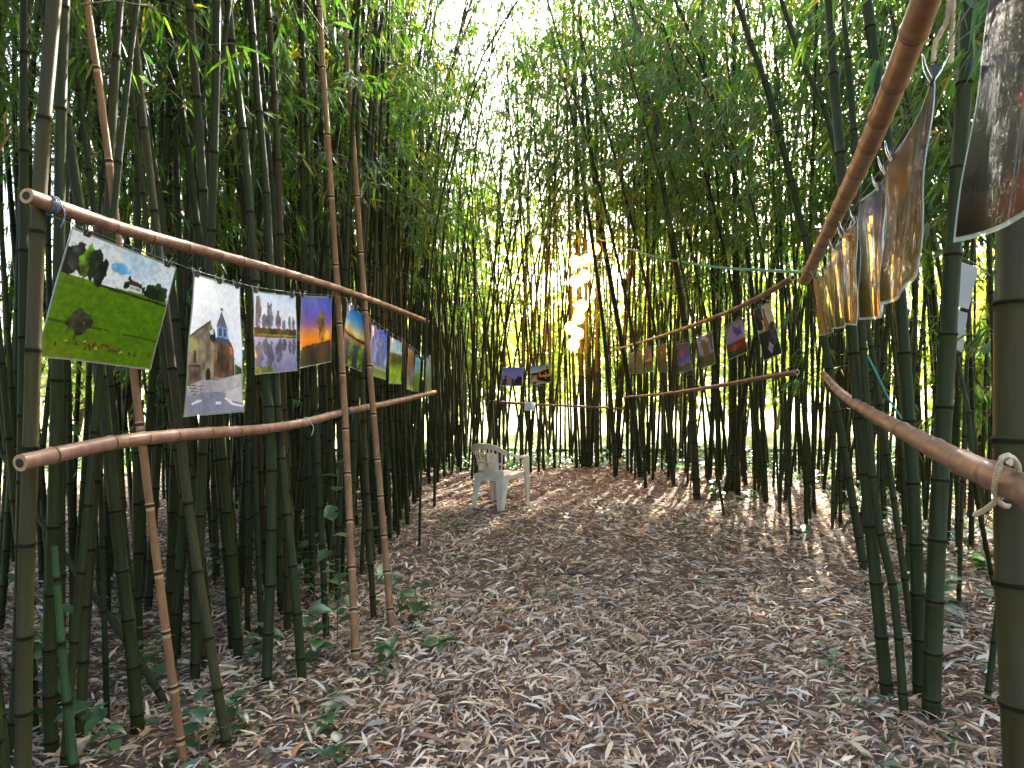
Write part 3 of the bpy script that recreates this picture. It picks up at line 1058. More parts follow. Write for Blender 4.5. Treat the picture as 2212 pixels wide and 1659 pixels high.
def pic_field(w, h):
    c = Canvas(w, h, 1)
    c.grad([(0, (205, 228, 248)), (.32, (228, 238, 248)), (.36, (92, 128, 22)), (.6, (88, 124, 14)), (.85, (104, 132, 20)), (1, (124, 138, 34))])
    c.clouds(3, -0.5, 0.4, (250, 252, 255), .36)
    c.ell(.50, .17, .10, .05, (110, 180, 232), .9, .5, soft=.5)
    hz = lambda u: .335 - .02 * u
    c.poly([(0, hz(0)), (.45, .345), (1, hz(1)), (1, 1.1), (0, 1.1)], (88, 126, 16))
    c.mask(np.clip(c.noise(3, 3), 0, 1) * (c.V > .36), (112, 142, 22), .5)
    c.mask(np.clip(c.noise(40, 2), 0, 1) * (c.V > .37), (64, 98, 12), .45)
    c.mask(np.clip((c.V - .8) / .25, 0, 1) * (.6 + .6 * c.noise(6, 3)), (140, 148, 62), .7)
    c.tex(.10, 30)
    c.mask(((c.V - (.345 + .03 * c.U)) ** 2 < .00012).astype(float) * (c.U > .3), (22, 32, 16), .85)
    for x, y, rx, ry, q in ((.03, .24, .09, .12, (30, 40, 30)), (.11, .20, .07, .13, (44, 50, 46)), (.19, .22, .06, .12, (88, 122, 38)), (.26, .21, .05, .14, (26, 42, 30)), (.33, .25, .05, .11, (22, 36, 28)),
                            (.60, .27, .045, .055, (22, 34, 26)), (.93, .28, .10, .085, (32, 58, 26)), (.84, .29, .08, .07, (26, 46, 24)), (.75, .28, .015, .05, (20, 30, 24))):
        c.ell(x, y, rx, ry, q, 1, .75, .6)
    c.poly([(.61, .27), (.72, .275), (.74, .325), (.62, .32)], (232, 226, 205))
    c.poly([(.60, .275), (.63, .235), (.72, .245), (.745, .285)], (66, 52, 46))
    for k in range(6):
        c.poly([(.625 + .018 * k, .292), (.633 + .018 * k, .292), (.633 + .018 * k, .315), (.625 + .018 * k, .315)], (60, 50, 44))
    c.mask(((c.V - .71 - .02 * c.U) ** 2 < .00008).astype(float) * (c.noise(8) > -.3), (40, 62, 14), .7)
    c.ell(.27, .70, .10, .10, (66, 64, 48), 1, .8, .6)
    c.poly([(.262, .76), (.278, .76), (.277, .85), (.265, .85)], (50, 44, 36))
    rg = np.random.default_rng(5)
    for x in (.12, .21, .30, .37, .39, .41, .43, .45, .46, .48, .50, .52, .54, .56, .58, .60, .62, .64, .66, .68, .70, .78, .83, .96):
        y = .865 + rg.uniform(-.02, .03)
        q = (206, 160, 104) if rg.uniform() < .18 else (88 + rg.integers(0, 40), 58, 38)
        c.ell(x, y, .012, .013, q, 1, .2)
        c.ell(x + .004, y + .014, .006, .010, (56, 40, 28), 1)
    return c


def pic_church(w, h):
    c = Canvas(w, h, 2)
    c.grad([(0, (246, 247, 254)), (.6, (248, 248, 255)), (.72, (150, 136, 132)), (.85, (150, 142, 146)), (1, (160, 156, 178))])
    c.poly([(0, .425), (.38, .305), (.50, .44), (.52, .76), (0, .80)], (136, 120, 100), 1, .28)
    c.ell(.08, .50, .1, .08, (170, 172, 96), .6, .6, soft=.7)
    c.poly([(0, .425), (.38, .300), (.40, .315), (0, .445)], (70, 66, 66))
    c.poly([(.36, .40), (.46, .36), (.50, .44), (.46, .47), (.40, .45)], (44, 40, 42))
    c.poly([(.37, .38), (.44, .36), (.45, .40), (.39, .41)], (222, 220, 224))
    c.poly([(.60, .215), (.50, .335), (.72, .345)], (96, 104, 120), 1, .1)
    c.ell(.605, .205, .025, .012, (60, 64, 74))
    c.poly([(.505, .335), (.72, .345), (.735, .43), (.51, .425)], (120, 150, 186), 1, .15)
    c.poly([(.55, .35), (.60, .35), (.60, .41), (.55, .41)], (66, 78, 100))
    c.poly([(.64, .35), (.68, .35), (.69, .41), (.65, .41)], (54, 62, 84))
    c.poly([(.50, .42), (.74, .43), (.80, .47), (.48, .475)], (74, 82, 96))
    c.poly([(.47, .465), (.80, .47), (.84, .52), (.85, .71), (.66, .735), (.47, .725)], (100, 74, 56), 1, .42)
    c.poly([(.72, .49), (.80, .49), (.82, .55), (.74, .55)], (188, 98, 60), .8, .3)
    for x in (.60, .72):
        c.poly([(x, .48), (x + .015, .48), (x + .015, .73), (x, .73)], (52, 38, 30), .8)
    for x, y, q in ((.12, .565, .03), (.55, .56, .03)):
        c.ell(x, y, q, .035, (66, 58, 54))
        c.poly([(x - q, y), (x + q, y), (x + q, y + .06), (x - q, y + .06)], (58, 52, 50))
    c.ell(.37, .69, .035, .03, (42, 34, 30))
    c.poly([(.335, .69), (.405, .69), (.405, .755), (.335, .755)], (40, 32, 28))
    c.poly([(0, .64), (.24, .64), (.25, .76), (0, .79)], (104, 86, 74), 1, .3)
    c.poly([(0, .64), (.24, .635), (.24, .65), (0, .655)], (56, 48, 44))
    c.poly([(.86, .62), (1, .66), (1, .70), (.86, .71)], (60, 78, 44), 1, .4)
    c.poly([(0, .79), (.30, .745), (.55, .752), (.66, .735), (1, .70), (1, .88), (.55, .86), (0, .87)], (186, 176, 178), 1, .1)
    for k in range(4):
        y = .78 + .022 * k
        c.poly([(.0 + .04 * k, y), (.30 - .02 * k, y + .012), (.30 - .02 * k, y + .017), (.0 + .04 * k, y + .006)], (58, 50, 52))
    c.poly([(0, .865), (.5, .835), (1, .88), (1, 1.1), (0, 1.1)], (144, 142, 158), 1, .06)
    c.poly([(.70, .84), (1, .80), (1, .955), (.80, .925), (.68, .885)], (206, 196, 196))
    c.poly([(.68, .885), (.80, .925), (1, .957), (1, .972), (.78, .945), (.65, .89)], (236, 234, 240))
    c.poly([(.80, .915), (1, .945), (1, .952), (.80, .925)], (40, 36, 40))
    c.poly([(.10, .915), (.26, .89), (.29, .905), (.13, .93)], (238, 238, 246))
    c.ell(.55, .925, .05, .012, (236, 236, 246))
    c.tex(.05, 40)
    return c


def pic_poplars(w, h):
    c = Canvas(w, h, 3)
    c.grad([(0, (206, 222, 250)), (.25, (240, 240, 252)), (.47, (222, 222, 246)), (.56, (188, 184, 216)), (.8, (150, 148, 190)), (1, (120, 122, 160))])
    for x, t, b, r in ((.10, .05, .46, .075), (.26, .26, .46, .06), (.38, .09, .47, .075), (.58, .19, .47, .06), (.70, .32, .47, .04), (.84, .28, .47, .03), (.93, .27, .47, .035)):
        c.ell(x, (t + b) / 2, r, (b - t) / 2, (84, 86, 104), .85, .5, .4)
        m = 1.06 - t * .0
        c.ell(x + .01, .56 + (b - t) * .62, r * 1.25, (b - t) * .55, (70, 70, 88), .75, .6, .3)
    c.poly([(0, .43), (.4, .44), (1, .45), (1, .56), (0, .54)], (70, 44, 30), 1, .4, .01)
    c.poly([(0, .505), (1, .53), (1, .56), (0, .535)], (120, 124, 40), 1, .3)
    c.poly([(0, .53), (1, .552), (1, .57), (0, .55)], (112, 62, 42), 1, .2)
    c.ell(.15, 1.0, .35, .08, (98, 108, 40), 1, .5, .3)
    c.tex(.06, 30)
    return c


def pic_sunset(w, h):
    c = Canvas(w, h, 4)
    c.grad([(0, (24, 92, 200)), (.22, (52, 70, 190)), (.38, (120, 80, 160)), (.50, (216, 130, 96)), (.62, (252, 150, 40)), (.75, (244, 110, 34)), (.78, (22, 18, 16)), (1, (14, 12, 12))])
    c.poly([(0, .72), (1, .66), (1, .80), (0, .80)], (24, 18, 14))
    c.ell(.66, .36, .12, .16, (86, 78, 30), 1, .5, .5)
    c.ell(.68, .55, .10, .12, (120, 84, 24), .8, .6, .5)
    c.ell(.85, .58, .12, .09, (255, 214, 96), .9, .2, soft=.9)
    c.poly([(0, .72), (1, .67), (1, 1.1), (0, 1.1)], (18, 15, 13), 1, .3)
    return c


def pic_lake(w, h):
    c = Canvas(w, h, 5)
    c.grad([(0, (46, 130, 222)), (.22, (110, 180, 236)), (.38, (252, 222, 160)), (.44, (250, 190, 96)), (.48, (60, 44, 32)), (.52, (180, 168, 140)), (.62, (64, 74, 96)), (1, (30, 38, 58))])
    c.ell(.72, .42, .22, .07, (255, 236, 170), .9, soft=.8)
    c.poly([(.55, .50), (1, .52), (1, .56), (.55, .54)], (232, 100, 34), .9)
    c.poly([(0, .44), (1, .47), (1, .51), (0, .49)], (70, 46, 28), 1, .3, .01)
    for x in (.42, .8):
        c.poly([(x, .55), (x + .2, .55), (x + .18, 1), (x + .02, 1)], (124, 160, 44), .8, .6)
    return c


def pic_bluesky(w, h):
    c = Canvas(w, h, 6)
    c.grad([(0, (38, 100, 214)), (.5, (60, 104, 208)), (.75, (90, 120, 196)), (.82, (190, 180, 160)), (.88, (100, 130, 60)), (1, (130, 170, 60))])
    c.clouds(3, .1, .9, (190, 196, 226), .75)
    c.ell(.72, .45, .12, .3, (130, 140, 110), .6, .7, .4)
    c.poly([(0, .82), (.28, .80), (.3, .97), (0, 1)], (96, 58, 34), 1, .3)
    return c


def pic_meadow(w, h):
    c = Canvas(w, h, 7)
    c.grad([(0, (150, 214, 246)), (.28, (205, 236, 250)), (.36, (52, 74, 26)), (.55, (74, 104, 28)), (.7, (142, 180, 40)), (1, (170, 204, 54))])
    c.poly([(0, .33), (.3, .36), (.5, .31), (1, .35), (1, .52), (0, .52)], (58, 78, 28), 1, .4, .02)
    c.tex(.15, 12)
    return c


def pic_rust(w, h):
    c = Canvas(w, h, 8)
    c.grad([(0, (150, 130, 112)), (.35, (150, 88, 56)), (.6, (140, 130, 140)), (.85, (150, 150, 90)), (1, (190, 190, 60))])
    c.tex(.25, 5)
    return c


def pic_green(w, h):
    c = Canvas(w, h, 9)
    c.grad([(0, (150, 200, 214)), (.35, (176, 214, 216)), (.5, (150, 180, 90)), (1, (150, 170, 44))])
    c.tex(.15, 6)
    return c


def pic_pale(w, h):
    c = Canvas(w, h, 10)
    c.grad([(0, (150, 166, 190)), (.4, (120, 140, 120)), (1, (110, 124, 56))])
    c.tex(.2, 6)
    return c


def pic_memorial(w, h):
    c = Canvas(w, h, 11)
    c.grad([(0, (250, 226, 190)), (.45, (248, 214, 176)), (.5, (60, 52, 40)), (1, (34, 32, 26))])
    c.ell(.15, .10, .30, .20, (44, 40, 44), 1, .5, .4)
    c.ell(.15, .32, .16, .14, (52, 40, 36), 1, .5, .4)
    c.poly([(.42, .20), (.62, .18), (.72, .52), (.40, .54)], (180, 110, 84), 1, .3)
    c.poly([(.50, .05), (.58, .05), (.60, .20), (.50, .20)], (96, 66, 56))
    c.ell(.85, .42, .15, .06, (54, 44, 30), 1, .5, .3)
    c.poly([(.0, .50), (.2, .48), (1, .50), (1, 1.1), (0, 1.1)], (44, 42, 30), 1, .35)
    c.poly([(.66, .48), (.92, .47), (.94, .78), (.76, .80)], (92, 90, 130), 1, .3)
    c.ell(.78, .46, .08, .05, (60, 40, 34))
    c.poly([(.34, .82), (.50, .70), (.68, .80), (.50, .95)], (224, 196, 222), 1, .12)
    return c


def pic_poppyfield(w, h):
    c = Canvas(w, h, 12)
    c.grad([(0, (150, 132, 140)), (.3, (196, 168, 190)), (.55, (170, 150, 196)), (.60, (70, 50, 40)), (.64, (150, 60, 40)), (.74, (186, 40, 30)), (.80, (76, 52, 34)), (1, (40, 30, 22))])
    c.clouds(4, .15, .6, (50, 66, 170), .58)
    c.poly([(0, .62), (1, .57), (1, .63), (0, .67)], (84, 66, 46), 1, .3)
    c.poly([(0, .70), (1, .60), (1, .76), (0, .80)], (200, 38, 30), 1, .15)
    c.ell(.85, .45, .14, .10, (240, 140, 90), .6, soft=.9)
    return c


def pic_ruin(w, h):
    c = Canvas(w, h, 13)
    c.grad([(0, (66, 70, 150)), (.35, (74, 100, 184)), (.6, (110, 140, 206)), (.68, (40, 36, 32)), (1, (20, 18, 16))])
    c.clouds(3, .15, .8, (206, 196, 206), .66)
    c.poly([(.32, .18), (.62, .15), (.72, .66), (.30, .72)], (84, 62, 48), 1, .5, .02)
    c.poly([(.82, .05), (1, .02), (1, .55), (.86, .5)], (34, 28, 30), 1, .3)
    c.poly([(0, .70), (.5, .66), (1, .60), (1, 1.1), (0, 1.1)], (26, 24, 20), 1, .4)
    c.ell(.62, .14, .12, .08, (255, 190, 150), .9, soft=.6)  # warm reflection on the glossy sheet, painted into the picture
    return c


def pic_poppy(w, h):
    c = Canvas(w, h, 14)
    c.grad([(0, (14, 18, 84)), (.3, (34, 48, 140)), (.5, (70, 84, 190)), (.78, (120, 124, 206)), (.84, (60, 52, 36)), (1, (96, 80, 44))])
    c.tex(.12, 8)
    c.poly([(0, .86), (.4, .80), (.8, .72), (1, .76), (1, 1.1), (0, 1.1)], (70, 62, 34), 1, .4)
    c.ell(.30, .36, .15, .11, (224, 36, 44), 1, .15)
    c.ell(.33, .38, .04, .035, (40, 12, 18))
    return c


def pic_darkscene(w, h):
    c = Canvas(w, h, 15)
    c.grad([(0, (58, 52, 44)), (.4, (50, 44, 38)), (1, (36, 34, 32))])
    c.tex(.25, 6)
    c.ell(.50, .28, .035, .04, (255, 236, 220))
    for k in range(6):
        c.ell(.25 + .1 * k, .40 + .02 * (k % 2), .04, .03, (110, 84, 74))
    return c


def pic_ember(w, h):
    c = Canvas(w, h, 16)
    c.grad([(0, (70, 66, 150)), (.25, (150, 84, 128)), (.45, (240, 130, 84)), (.55, (255, 196, 140)), (.57, (70, 36, 26)), (1, (40, 26, 20))])
    c.poly([(0, 0), (.65, 0), (.45, .45), (0, .5)], (72, 70, 150), .75)
    c.poly([(.3, .58), (.5, .58), (.55, 1), (.25, 1)], (150, 66, 40), .8)
    return c


def pic_greywood(w, h):
    c = Canvas(w, h, 17)
    c.grad([(0, (90, 90, 66)), (.5, (80, 84, 64)), (1, (120, 118, 100))])
    c.tex(.35, 6)
    return c


def pic_dusk(w, h):
    c = Canvas(w, h, 18)
    c.grad([(0, (84, 140, 190)), (.12, (60, 84, 130)), (.25, (90, 96, 180)), (.45, (70, 76, 120)), (.5, (90, 90, 80)), (1, (44, 42, 36))])
    c.tex(.25, 7)
    return c


def pic_silhouette(w, h):
    c = Canvas(w, h, 19)
    c.grad([(0, (128, 124, 190)), (.5, (160, 152, 200)), (.8, (120, 100, 120)), (1, (44, 36, 36))])
    c.poly([(.05, .72), (.13, .60), (.20, .58), (.26, .66), (.26, 1), (.02, 1)], (56, 40, 44), 1, .2)
    c.ell(.17, .50, .05, .06, (44, 32, 36))
    c.poly([(.24, .54), (.36, .44), (.46, .54), (.48, 1), (.22, 1)], (176, 128, 120), 1, .1)
    c.poly([(.48, .6), (.56, .66), (.56, .92), (.48, .92)], (30, 22, 30))
    c.poly([(.60, .75), (.72, .58), (.76, .35), (.80, .55), (.88, .45), (.96, .56), (.97, 1), (.58, 1)], (26, 20, 24))
    c.poly([(.5, .82), (1, .86), (1, 1), (.5, 1)], (50, 42, 36), 1, .3)
    return c


def pic_van(w, h):
    c = Canvas(w, h, 20)
    c.grad([(0, (146, 176, 206)), (.35, (214, 222, 226)), (.45, (160, 160, 90)), (.6, (150, 116, 86)), (1, (206, 170, 140))])
    c.ell(.18, .42, .17, .07, (38, 40, 32), 1, .4, .3)
    c.poly([(.40, .30), (.95, .10), (1, .10), (1, .72), (.40, .66)], (224, 160, 32), 1, .06)
    c.poly([(.48, .34), (.90, .19), (.91, .50), (.50, .52)], (34, 22, 16))
    c.ell(.74, .42, .03, .04, (230, 220, 210))
    c.ell(.64, .46, .03, .05, (120, 84, 70))
    c.poly([(.36, .62), (.72, .66), (1, .62), (1, .96), (.74, .92), (.36, .78)], (28, 20, 18))
    c.ell(.76, .73, .075, .085, (50, 44, 44))
    c.ell(.76, .73, .035, .04, (170, 160, 150))
    c.poly([(.32, .35), (.40, .32), (.40, .78), (.34, .72)], (44, 30, 26))
    c.ell(.21, .60, .10, .06, (206, 170, 140), 1, .3)
    c.ell(.21, .76, .13, .13, (226, 168, 160), 1, .3, .1)
    c.poly([(.13, .86), (.30, .86), (.30, 1), (.13, 1)], (90, 60, 50))
    for x in (.78, .84, .94):
        c.ell(x, .12, .02, .03, (40, 34, 34))
    return c


def gloss_mix(stops, seed, streak=((120, 128, 40), .5)):
    def f(w, h):
        c = Canvas(w, h, seed)
        c.grad(stops)
        c.tex(.35, 5)
        n = c.noise(9, 3)
        c.mask(np.clip(n * 2 - .5, 0, 1), streak[0], streak[1])
        return c
    return f


pic_n1 = gloss_mix([(0, (150, 130, 104)), (.4, (160, 110, 66)), (1, (120, 84, 40))], 31)
pic_n2 = gloss_mix([(0, (120, 120, 100)), (.5, (100, 90, 60)), (1, (90, 80, 40))], 32)
pic_n3 = gloss_mix([(0, (30, 44, 100)), (.45, (30, 76, 180)), (.7, (60, 90, 90)), (1, (94, 100, 40))], 33)
pic_n4 = gloss_mix([(0, (120, 80, 52)), (.5, (110, 66, 40)), (1, (84, 64, 34))], 34)
pic_n5 = gloss_mix([(0, (56, 80, 130)), (.45, (90, 116, 160)), (.6, (94, 80, 50)), (1, (84, 74, 34))], 35)


def pic_n6(w, h):
    c = Canvas(w, h, 36)
    c.grad([(0, (150, 98, 66)), (.35, (166, 120, 84)), (.45, (50, 44, 36)), (.7, (84, 62, 40)), (1, (54, 50, 26))])
    c.poly([(.6, 0), (1, 0), (1, .6), (.55, .45)], (44, 46, 60), .8)
    c.ell(.5, .62, .4, .12, (112, 84, 58), .8, .6, .3)
    c.tex(.2, 8)
    return c


def pic_n7(w, h):
    c = Canvas(w, h, 37)
    c.grad([(0, (150, 150, 190)), (.25, (90, 70, 80)), (.5, (26, 28, 26)), (.75, (66, 60, 52)), (1, (70, 54, 40))])
    c.poly([(.35, .62), (.5, .42), (.62, .30), (.75, .36), (.62, .55), (.45, .66)], (206, 74, 44), .95, .25, .03)
    c.ell(.30, .78, .3, .08, (30, 32, 26), .9, .6)
    c.ell(.45, .92, .18, .08, (140, 70, 44), .7, .7)
    c.tex(.25, 9)
    return c


pm, nt, out = mat("laminated_print")
at = nt.nodes.new("ShaderNodeAttribute")
at.attribute_name = "print"
pn = noise(nt, 7, 2, 0.5, (1, 1, 0.25))
principled(nt, out, at.outputs["Color"], 0.45, bump(nt, pn, 0.25, 0.02), Coat_Weight=0.22, Coat_Roughness=0.035, Coat_IOR=1.4, Specular_IOR_Level=0.15)
M['print'] = pm
pm, nt, out = mat("laminated_print_rippled")
at = nt.nodes.new("ShaderNodeAttribute")
at.attribute_name = "print"
pn = noise(nt, 10, 3, 0.6, (1, 1, 0.09))
principled(nt, out, at.outputs["Color"], 0.5, bump(nt, pn, 0.07, 0.03), Specular_IOR_Level=0.05)
pp_ = [n_ for n_ in nt.nodes if n_.type == 'BSDF_PRINCIPLED'][0]
pp_.inputs["Coat Weight"].default_value = 0.5
pp_.inputs["Coat Roughness"].default_value = 0.02
pp_.inputs["Coat IOR"].default_value = 1.35
nt.links.new(pp_.inputs["Normal"].links[0].from_socket, pp_.inputs["Coat Normal"])
M['print_rippled'] = pm
pm, nt, out = mat("clear_laminate")
tr = nt.nodes.new("ShaderNodeBsdfTransparent")
tr.inputs[0].default_value = (0.86, 0.90, 0.86, 1)
gl = nt.nodes.new("ShaderNodeBsdfGlossy")
gl.inputs["Roughness"].default_value = 0.08
df = nt.nodes.new("ShaderNodeBsdfDiffuse")
df.inputs[0].default_value = (0.7, 0.75, 0.7, 1)
m1 = nt.nodes.new("ShaderNodeMixShader"); m1.inputs[0].default_value = 0.25
m2 = nt.nodes.new("ShaderNodeMixShader"); m2.inputs[0].default_value = 0.30
nt.links.new(tr.outputs[0], m1.inputs[1]); nt.links.new(gl.outputs[0], m1.inputs[2])
nt.links.new(m1.outputs[0], m2.inputs[1]); nt.links.new(df.outputs[0], m2.inputs[2])
nt.links.new(m2.outputs[0], out.inputs[0])
M['laminate'] = pm
M['clip'] = simple("clip_black", (0.012, 0.012, 0.013), 0.35)
M['wire'] = simple("clip_wire", (0.75, 0.75, 0.72), 0.2, Metallic=1.0)
M['paper'] = mat_leaf("paper_white", [(0.0, (0.80, 0.80, 0.80)), (1.0, (0.80, 0.80, 0.80))], (1, 1, 1), 0.35, 0.4, 0.03)
M['ink'] = simple("faded_ink", (0.52, 0.52, 0.55), 0.7)


def sheet_pts(C, u, v, bulge, wave):
    TL, TR, BR, BL = C
    p = (TL * (1 - u)[:, None] + TR * u[:, None]) * (1 - v)[:, None] + (BL * (1 - u)[:, None] + BR * u[:, None]) * v[:, None]
    n = np.cross(TR - TL, BL - TL)
    n /= np.linalg.norm(n)
    off = bulge * np.sin(np.pi * u) * (0.35 + 0.65 * v) + wave * np.sin(2 * np.pi * u + 1.0) * v + wave * 0.5 * np.sin(3.1 * np.pi * v) * (u - .5)
    return p + off[:, None] * n[None, :], n


def hang_print(label, corners, pic, res, bulge=0.02, wave=0.006, clips=(0.12, 0.88), group=None, gain=1.0, border=0.007, ripple=False, name="photo_print"):
    C = [P(u, v, d) for u, v, d in corners]
    base = (C[0] + C[1]) / 2
    C = [c - base for c in C]
    root = thing(name, label, "photo print", base, group)
    w, h = res
    width = np.linalg.norm(C[1] - C[0])
    height = np.linalg.norm(C[3] - C[0])
    bu, bv = border / width, border / height
    Ug, Vg = np.meshgrid(np.linspace(0, 1, w), np.linspace(0, 1, h))
    u = bu + (1 - 2 * bu) * Ug.ravel()
    v = bv + (1 - 2 * bv) * Vg.ravel()
    p, n = sheet_pts(C, u, v, bulge, wave)
    nf = n if np.dot(n, base - np.array([0, 0, EYE])) < 0 else -n      # side that faces the aisle
    # printed face (front and back of the paper)
    i = np.arange(h - 1)[:, None] * w
    j = np.arange(w - 1)[None, :]
    q = np.stack([i + j, i + w + j, i + w + j + 1, i + j + 1], -1).reshape(-1, 4)
    mb = MB()
    mb.add(p + nf * 0.0006, q, 0)
    me = mb.mesh("print", [M['print_rippled'] if ripple else M['print']])
    cv = pic(w, h)
    lin = s2l(cv.c.reshape(-1, 3))
    gray = lin.mean(1, keepdims=True)
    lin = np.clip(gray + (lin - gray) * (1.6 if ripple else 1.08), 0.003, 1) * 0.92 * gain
    ca = me.color_attributes.new("print", 'FLOAT_COLOR', 'POINT')
    ca.data.foreach_set("color", np.concatenate([lin, np.ones((len(lin), 1))], 1).astype(np.float32).ravel())
    link("print", me, root)
    # plastic sleeve: a thin sheet with its own thickness, showing as a clear margin
    k = 14
    Ug, Vg = np.meshgrid(np.linspace(0, 1, k), np.linspace(0, 1, k))
    p2, _ = sheet_pts(C, Ug.ravel(), Vg.ravel(), bulge, wave)
    i = np.arange(k - 1)[:, None] * k
    j = np.arange(k - 1)[None, :]
    q2 = np.stack([i + j, i + k + j, i + k + j + 1, i + j + 1], -1).reshape(-1, 4)
    sl = MB()
    sl.add(p2 - nf * 0.0004, q2, 0)
    sl.add(p2 - nf * 0.0016, q2[:, ::-1], 0)
    rim = np.concatenate([np.arange(k), np.arange(2 * k - 1, k * k, k), np.arange(k * k - 2, k * k - k - 1, -1), np.arange(k * k - 2 * k, 0, -k)])
    a, b = p2[rim] - nf * 0.0004, p2[rim] - nf * 0.0016
    m = len(rim)
    sl.add(np.vstack([a, b]), [(x, (x + 1) % m, m + (x + 1) % m, m + x) for x in range(m)], 0, False)
    sl.build("sleeve", [M['laminate']], root)
    # paper back so that the sheet has a white reverse
    bk = MB()
    pb, _ = sheet_pts(C, bu + (1 - 2 * bu) * Ug.ravel(), bv + (1 - 2 * bv) * Vg.ravel(), bulge, wave)
    bk.add(pb - nf * 0.0022, q2, 0)
    bk.build("backing", [M['paper']], root)
    # binder clips on the upper edge
    ax = (C[1] - C[0]) / width
    upv = -(C[3] - C[0]) / height
    for cu in clips:
        c0, _ = sheet_pts(C, np.array([cu]), np.array([0.0]), bulge, wave)
        c0 = c0[0]
        Rm = np.stack([ax, nf, upv], 1)
        body = MB()
        s = 0.016
        tri = np.array([(-s, -.008, .006), (-s, .008, .006), (-s, .0015, -.014), (-s, -.0015, -.014), (s, -.008, .006), (s, .008, .006), (s, .0015, -.014), (s, -.0015, -.014)])
        body.add(tri @ Rm.T + c0, [(0, 1, 2, 3), (7, 6, 5, 4), (0, 4, 5, 1), (1, 5, 6, 2), (2, 6, 7, 3), (3, 7, 4, 0)], 0, False)
        bo = body.build("binder_clip", [M['clip']], root)
        for sgn in (-1, 1):
            lp = np.array([(-.008, sgn * .002, -.012), (-.0095, sgn * .012, .006), (-.006, sgn * .018, .026), (.006, sgn * .018, .026), (.0095, sgn * .012, .006), (.008, sgn * .002, -.012)])
            wmb = MB()
            tube(wmb, smooth_path(lp @ Rm.T + c0, 14), 0.0011, 4)
            wmb.build("wire_handle", [M['wire']], bo)
    return root


def cor(pts, f):
    return [(u, v, f(u0)) for (u, v), u0 in pts]


def Lc(TL, TR, BR, BL, s=1.0, tilt=0.0):
    a, b = LW(TL[0]) * s, LW(TR[0]) * s
    return [(*TL, a), (*TR, b), (*BR, b * (1 + tilt)), (*BL, a * (1 + tilt))]


hang_print("large print of a green pasture with brown cattle, hanging tilted nearest the thick pole", Lc((155, 489), (382, 577), (327, 801), (78, 772)), pic_field, (150, 150), 0.03, 0.004, (0.13, 0.9))
hang_print("tall print of a stone church with a blue spire under a white sky", Lc((419, 590), (519, 619), (531, 890), (401, 902)), pic_church, (90, 170), 0.02, 0.01, (0.06, 0.55, 0.93))
hang_print("print of bare poplars mirrored in a lake, next after the church", Lc((546, 627), (640, 639), (645, 801), (554, 810)), pic_poplars, (80, 100), 0.025, 0.008, (0.06, 0.9))
hang_print("print of a blue and orange sunset sky over a black foreground", Lc((650, 638), (717, 641), (718, 782), (650, 797)), pic_sunset, (56, 80), 0.02, 0.01, (0.06, 0.94))
hang_print("print of a golden sunset over a lake between the two tan poles", Lc((750, 649), (794, 685), (784, 804), (743, 779)), pic_lake, (50, 90), 0.05, 0.012, (0.1, 0.5, 0.95))
hang_print("print with a deep blue sky just behind the reddish tan pole", Lc((801, 696), (837, 719), (836, 821), (803, 808)), pic_bluesky, (40, 70), 0.03, 0.01, (0.1, 0.5, 0.9))
hang_print("print of pale sky over a yellow green meadow with dark hedge", Lc((843, 726), (869, 738), (869, 830), (842, 830)), pic_meadow, (34, 60), 0.03, 0.01, (0.12, 0.88))
hang_print("narrow looking print with a rusty brown upper half", Lc((881, 748), (895, 758), (894, 846), (881, 838)), pic_rust, (24, 50), 0.03, 0.01, (0.15, 0.85))
hang_print("narrow looking pale blue and green print near the rail's far end", Lc((897, 768), (910, 773), (907, 847), (896, 846)), pic_green, (24, 50), 0.03, 0.01, (0.15, 0.85))
hang_print("faded greyish green print, last of the row at the rail's far end", [(915, 776, 6.6), (931, 768, 6.9), (934, 846, 6.9), (924, 846, 6.6)], pic_pale, (24, 50), 0.05, 0.01, (0.2, 0.8))


def Rc(TL, TR, BR, BL):
    a, b = RF(TL[0]), RF(TR[0])
    return [(*TL, a), (*TR, b), (*BR, b), (*BL, a)]


hang_print("print of a stone monument at sunset with a person kneeling by a white card", Rc((1627, 670), (1662, 650), (1689, 764), (1649, 780)), pic_memorial, (44, 70), 0.01, 0.004, (0.4, 0.92), gain=0.75)
hang_print("print of pink clouds above a bright red poppy field", Rc((1564, 705), (1603, 686), (1615, 760), (1572, 778)), pic_poppyfield, (40, 56), 0.01, 0.004, (0.35, 0.9), gain=0.75)
hang_print("print of a dark ruined tower against a blue cloudy sky", Rc((1504, 730), (1538, 719), (1545, 786), (1513, 797)), pic_ruin, (36, 50), 0.01, 0.004, (0.2, 0.85), gain=0.75)
hang_print("print of one red poppy against a deep blue sky", Rc((1461, 743), (1486, 739), (1494, 800), (1467, 805)), pic_poppy, (34, 50), 0.01, 0.004, (0.15, 0.85), gain=0.75)
hang_print("dark brown night print with one white light", Rc((1417, 747), (1438, 746), (1442, 805), (1421, 803)), pic_darkscene, (30, 44), 0.01, 0.003, (0.15, 0.85), gain=0.75)
hang_print("small print of an ember orange sunset with violet sky", Rc((1390, 753), (1406, 749), (1410, 802), (1396, 805)), pic_ember, (26, 40), 0.01, 0.003, (0.15, 0.85), gain=0.75)
hang_print("small dull grey green print second from the thin rail end", Rc((1373, 759), (1386, 757), (1390, 807), (1376, 808)), pic_greywood, (22, 36), 0.01, 0.003, (0.15, 0.85), gain=0.75)
hang_print("small bluish dusk print at the thin rail end", Rc((1358, 760), (1369, 765), (1372, 807), (1361, 807)), pic_dusk, (22, 36), 0.01, 0.003, (0.15, 0.85), gain=0.75)
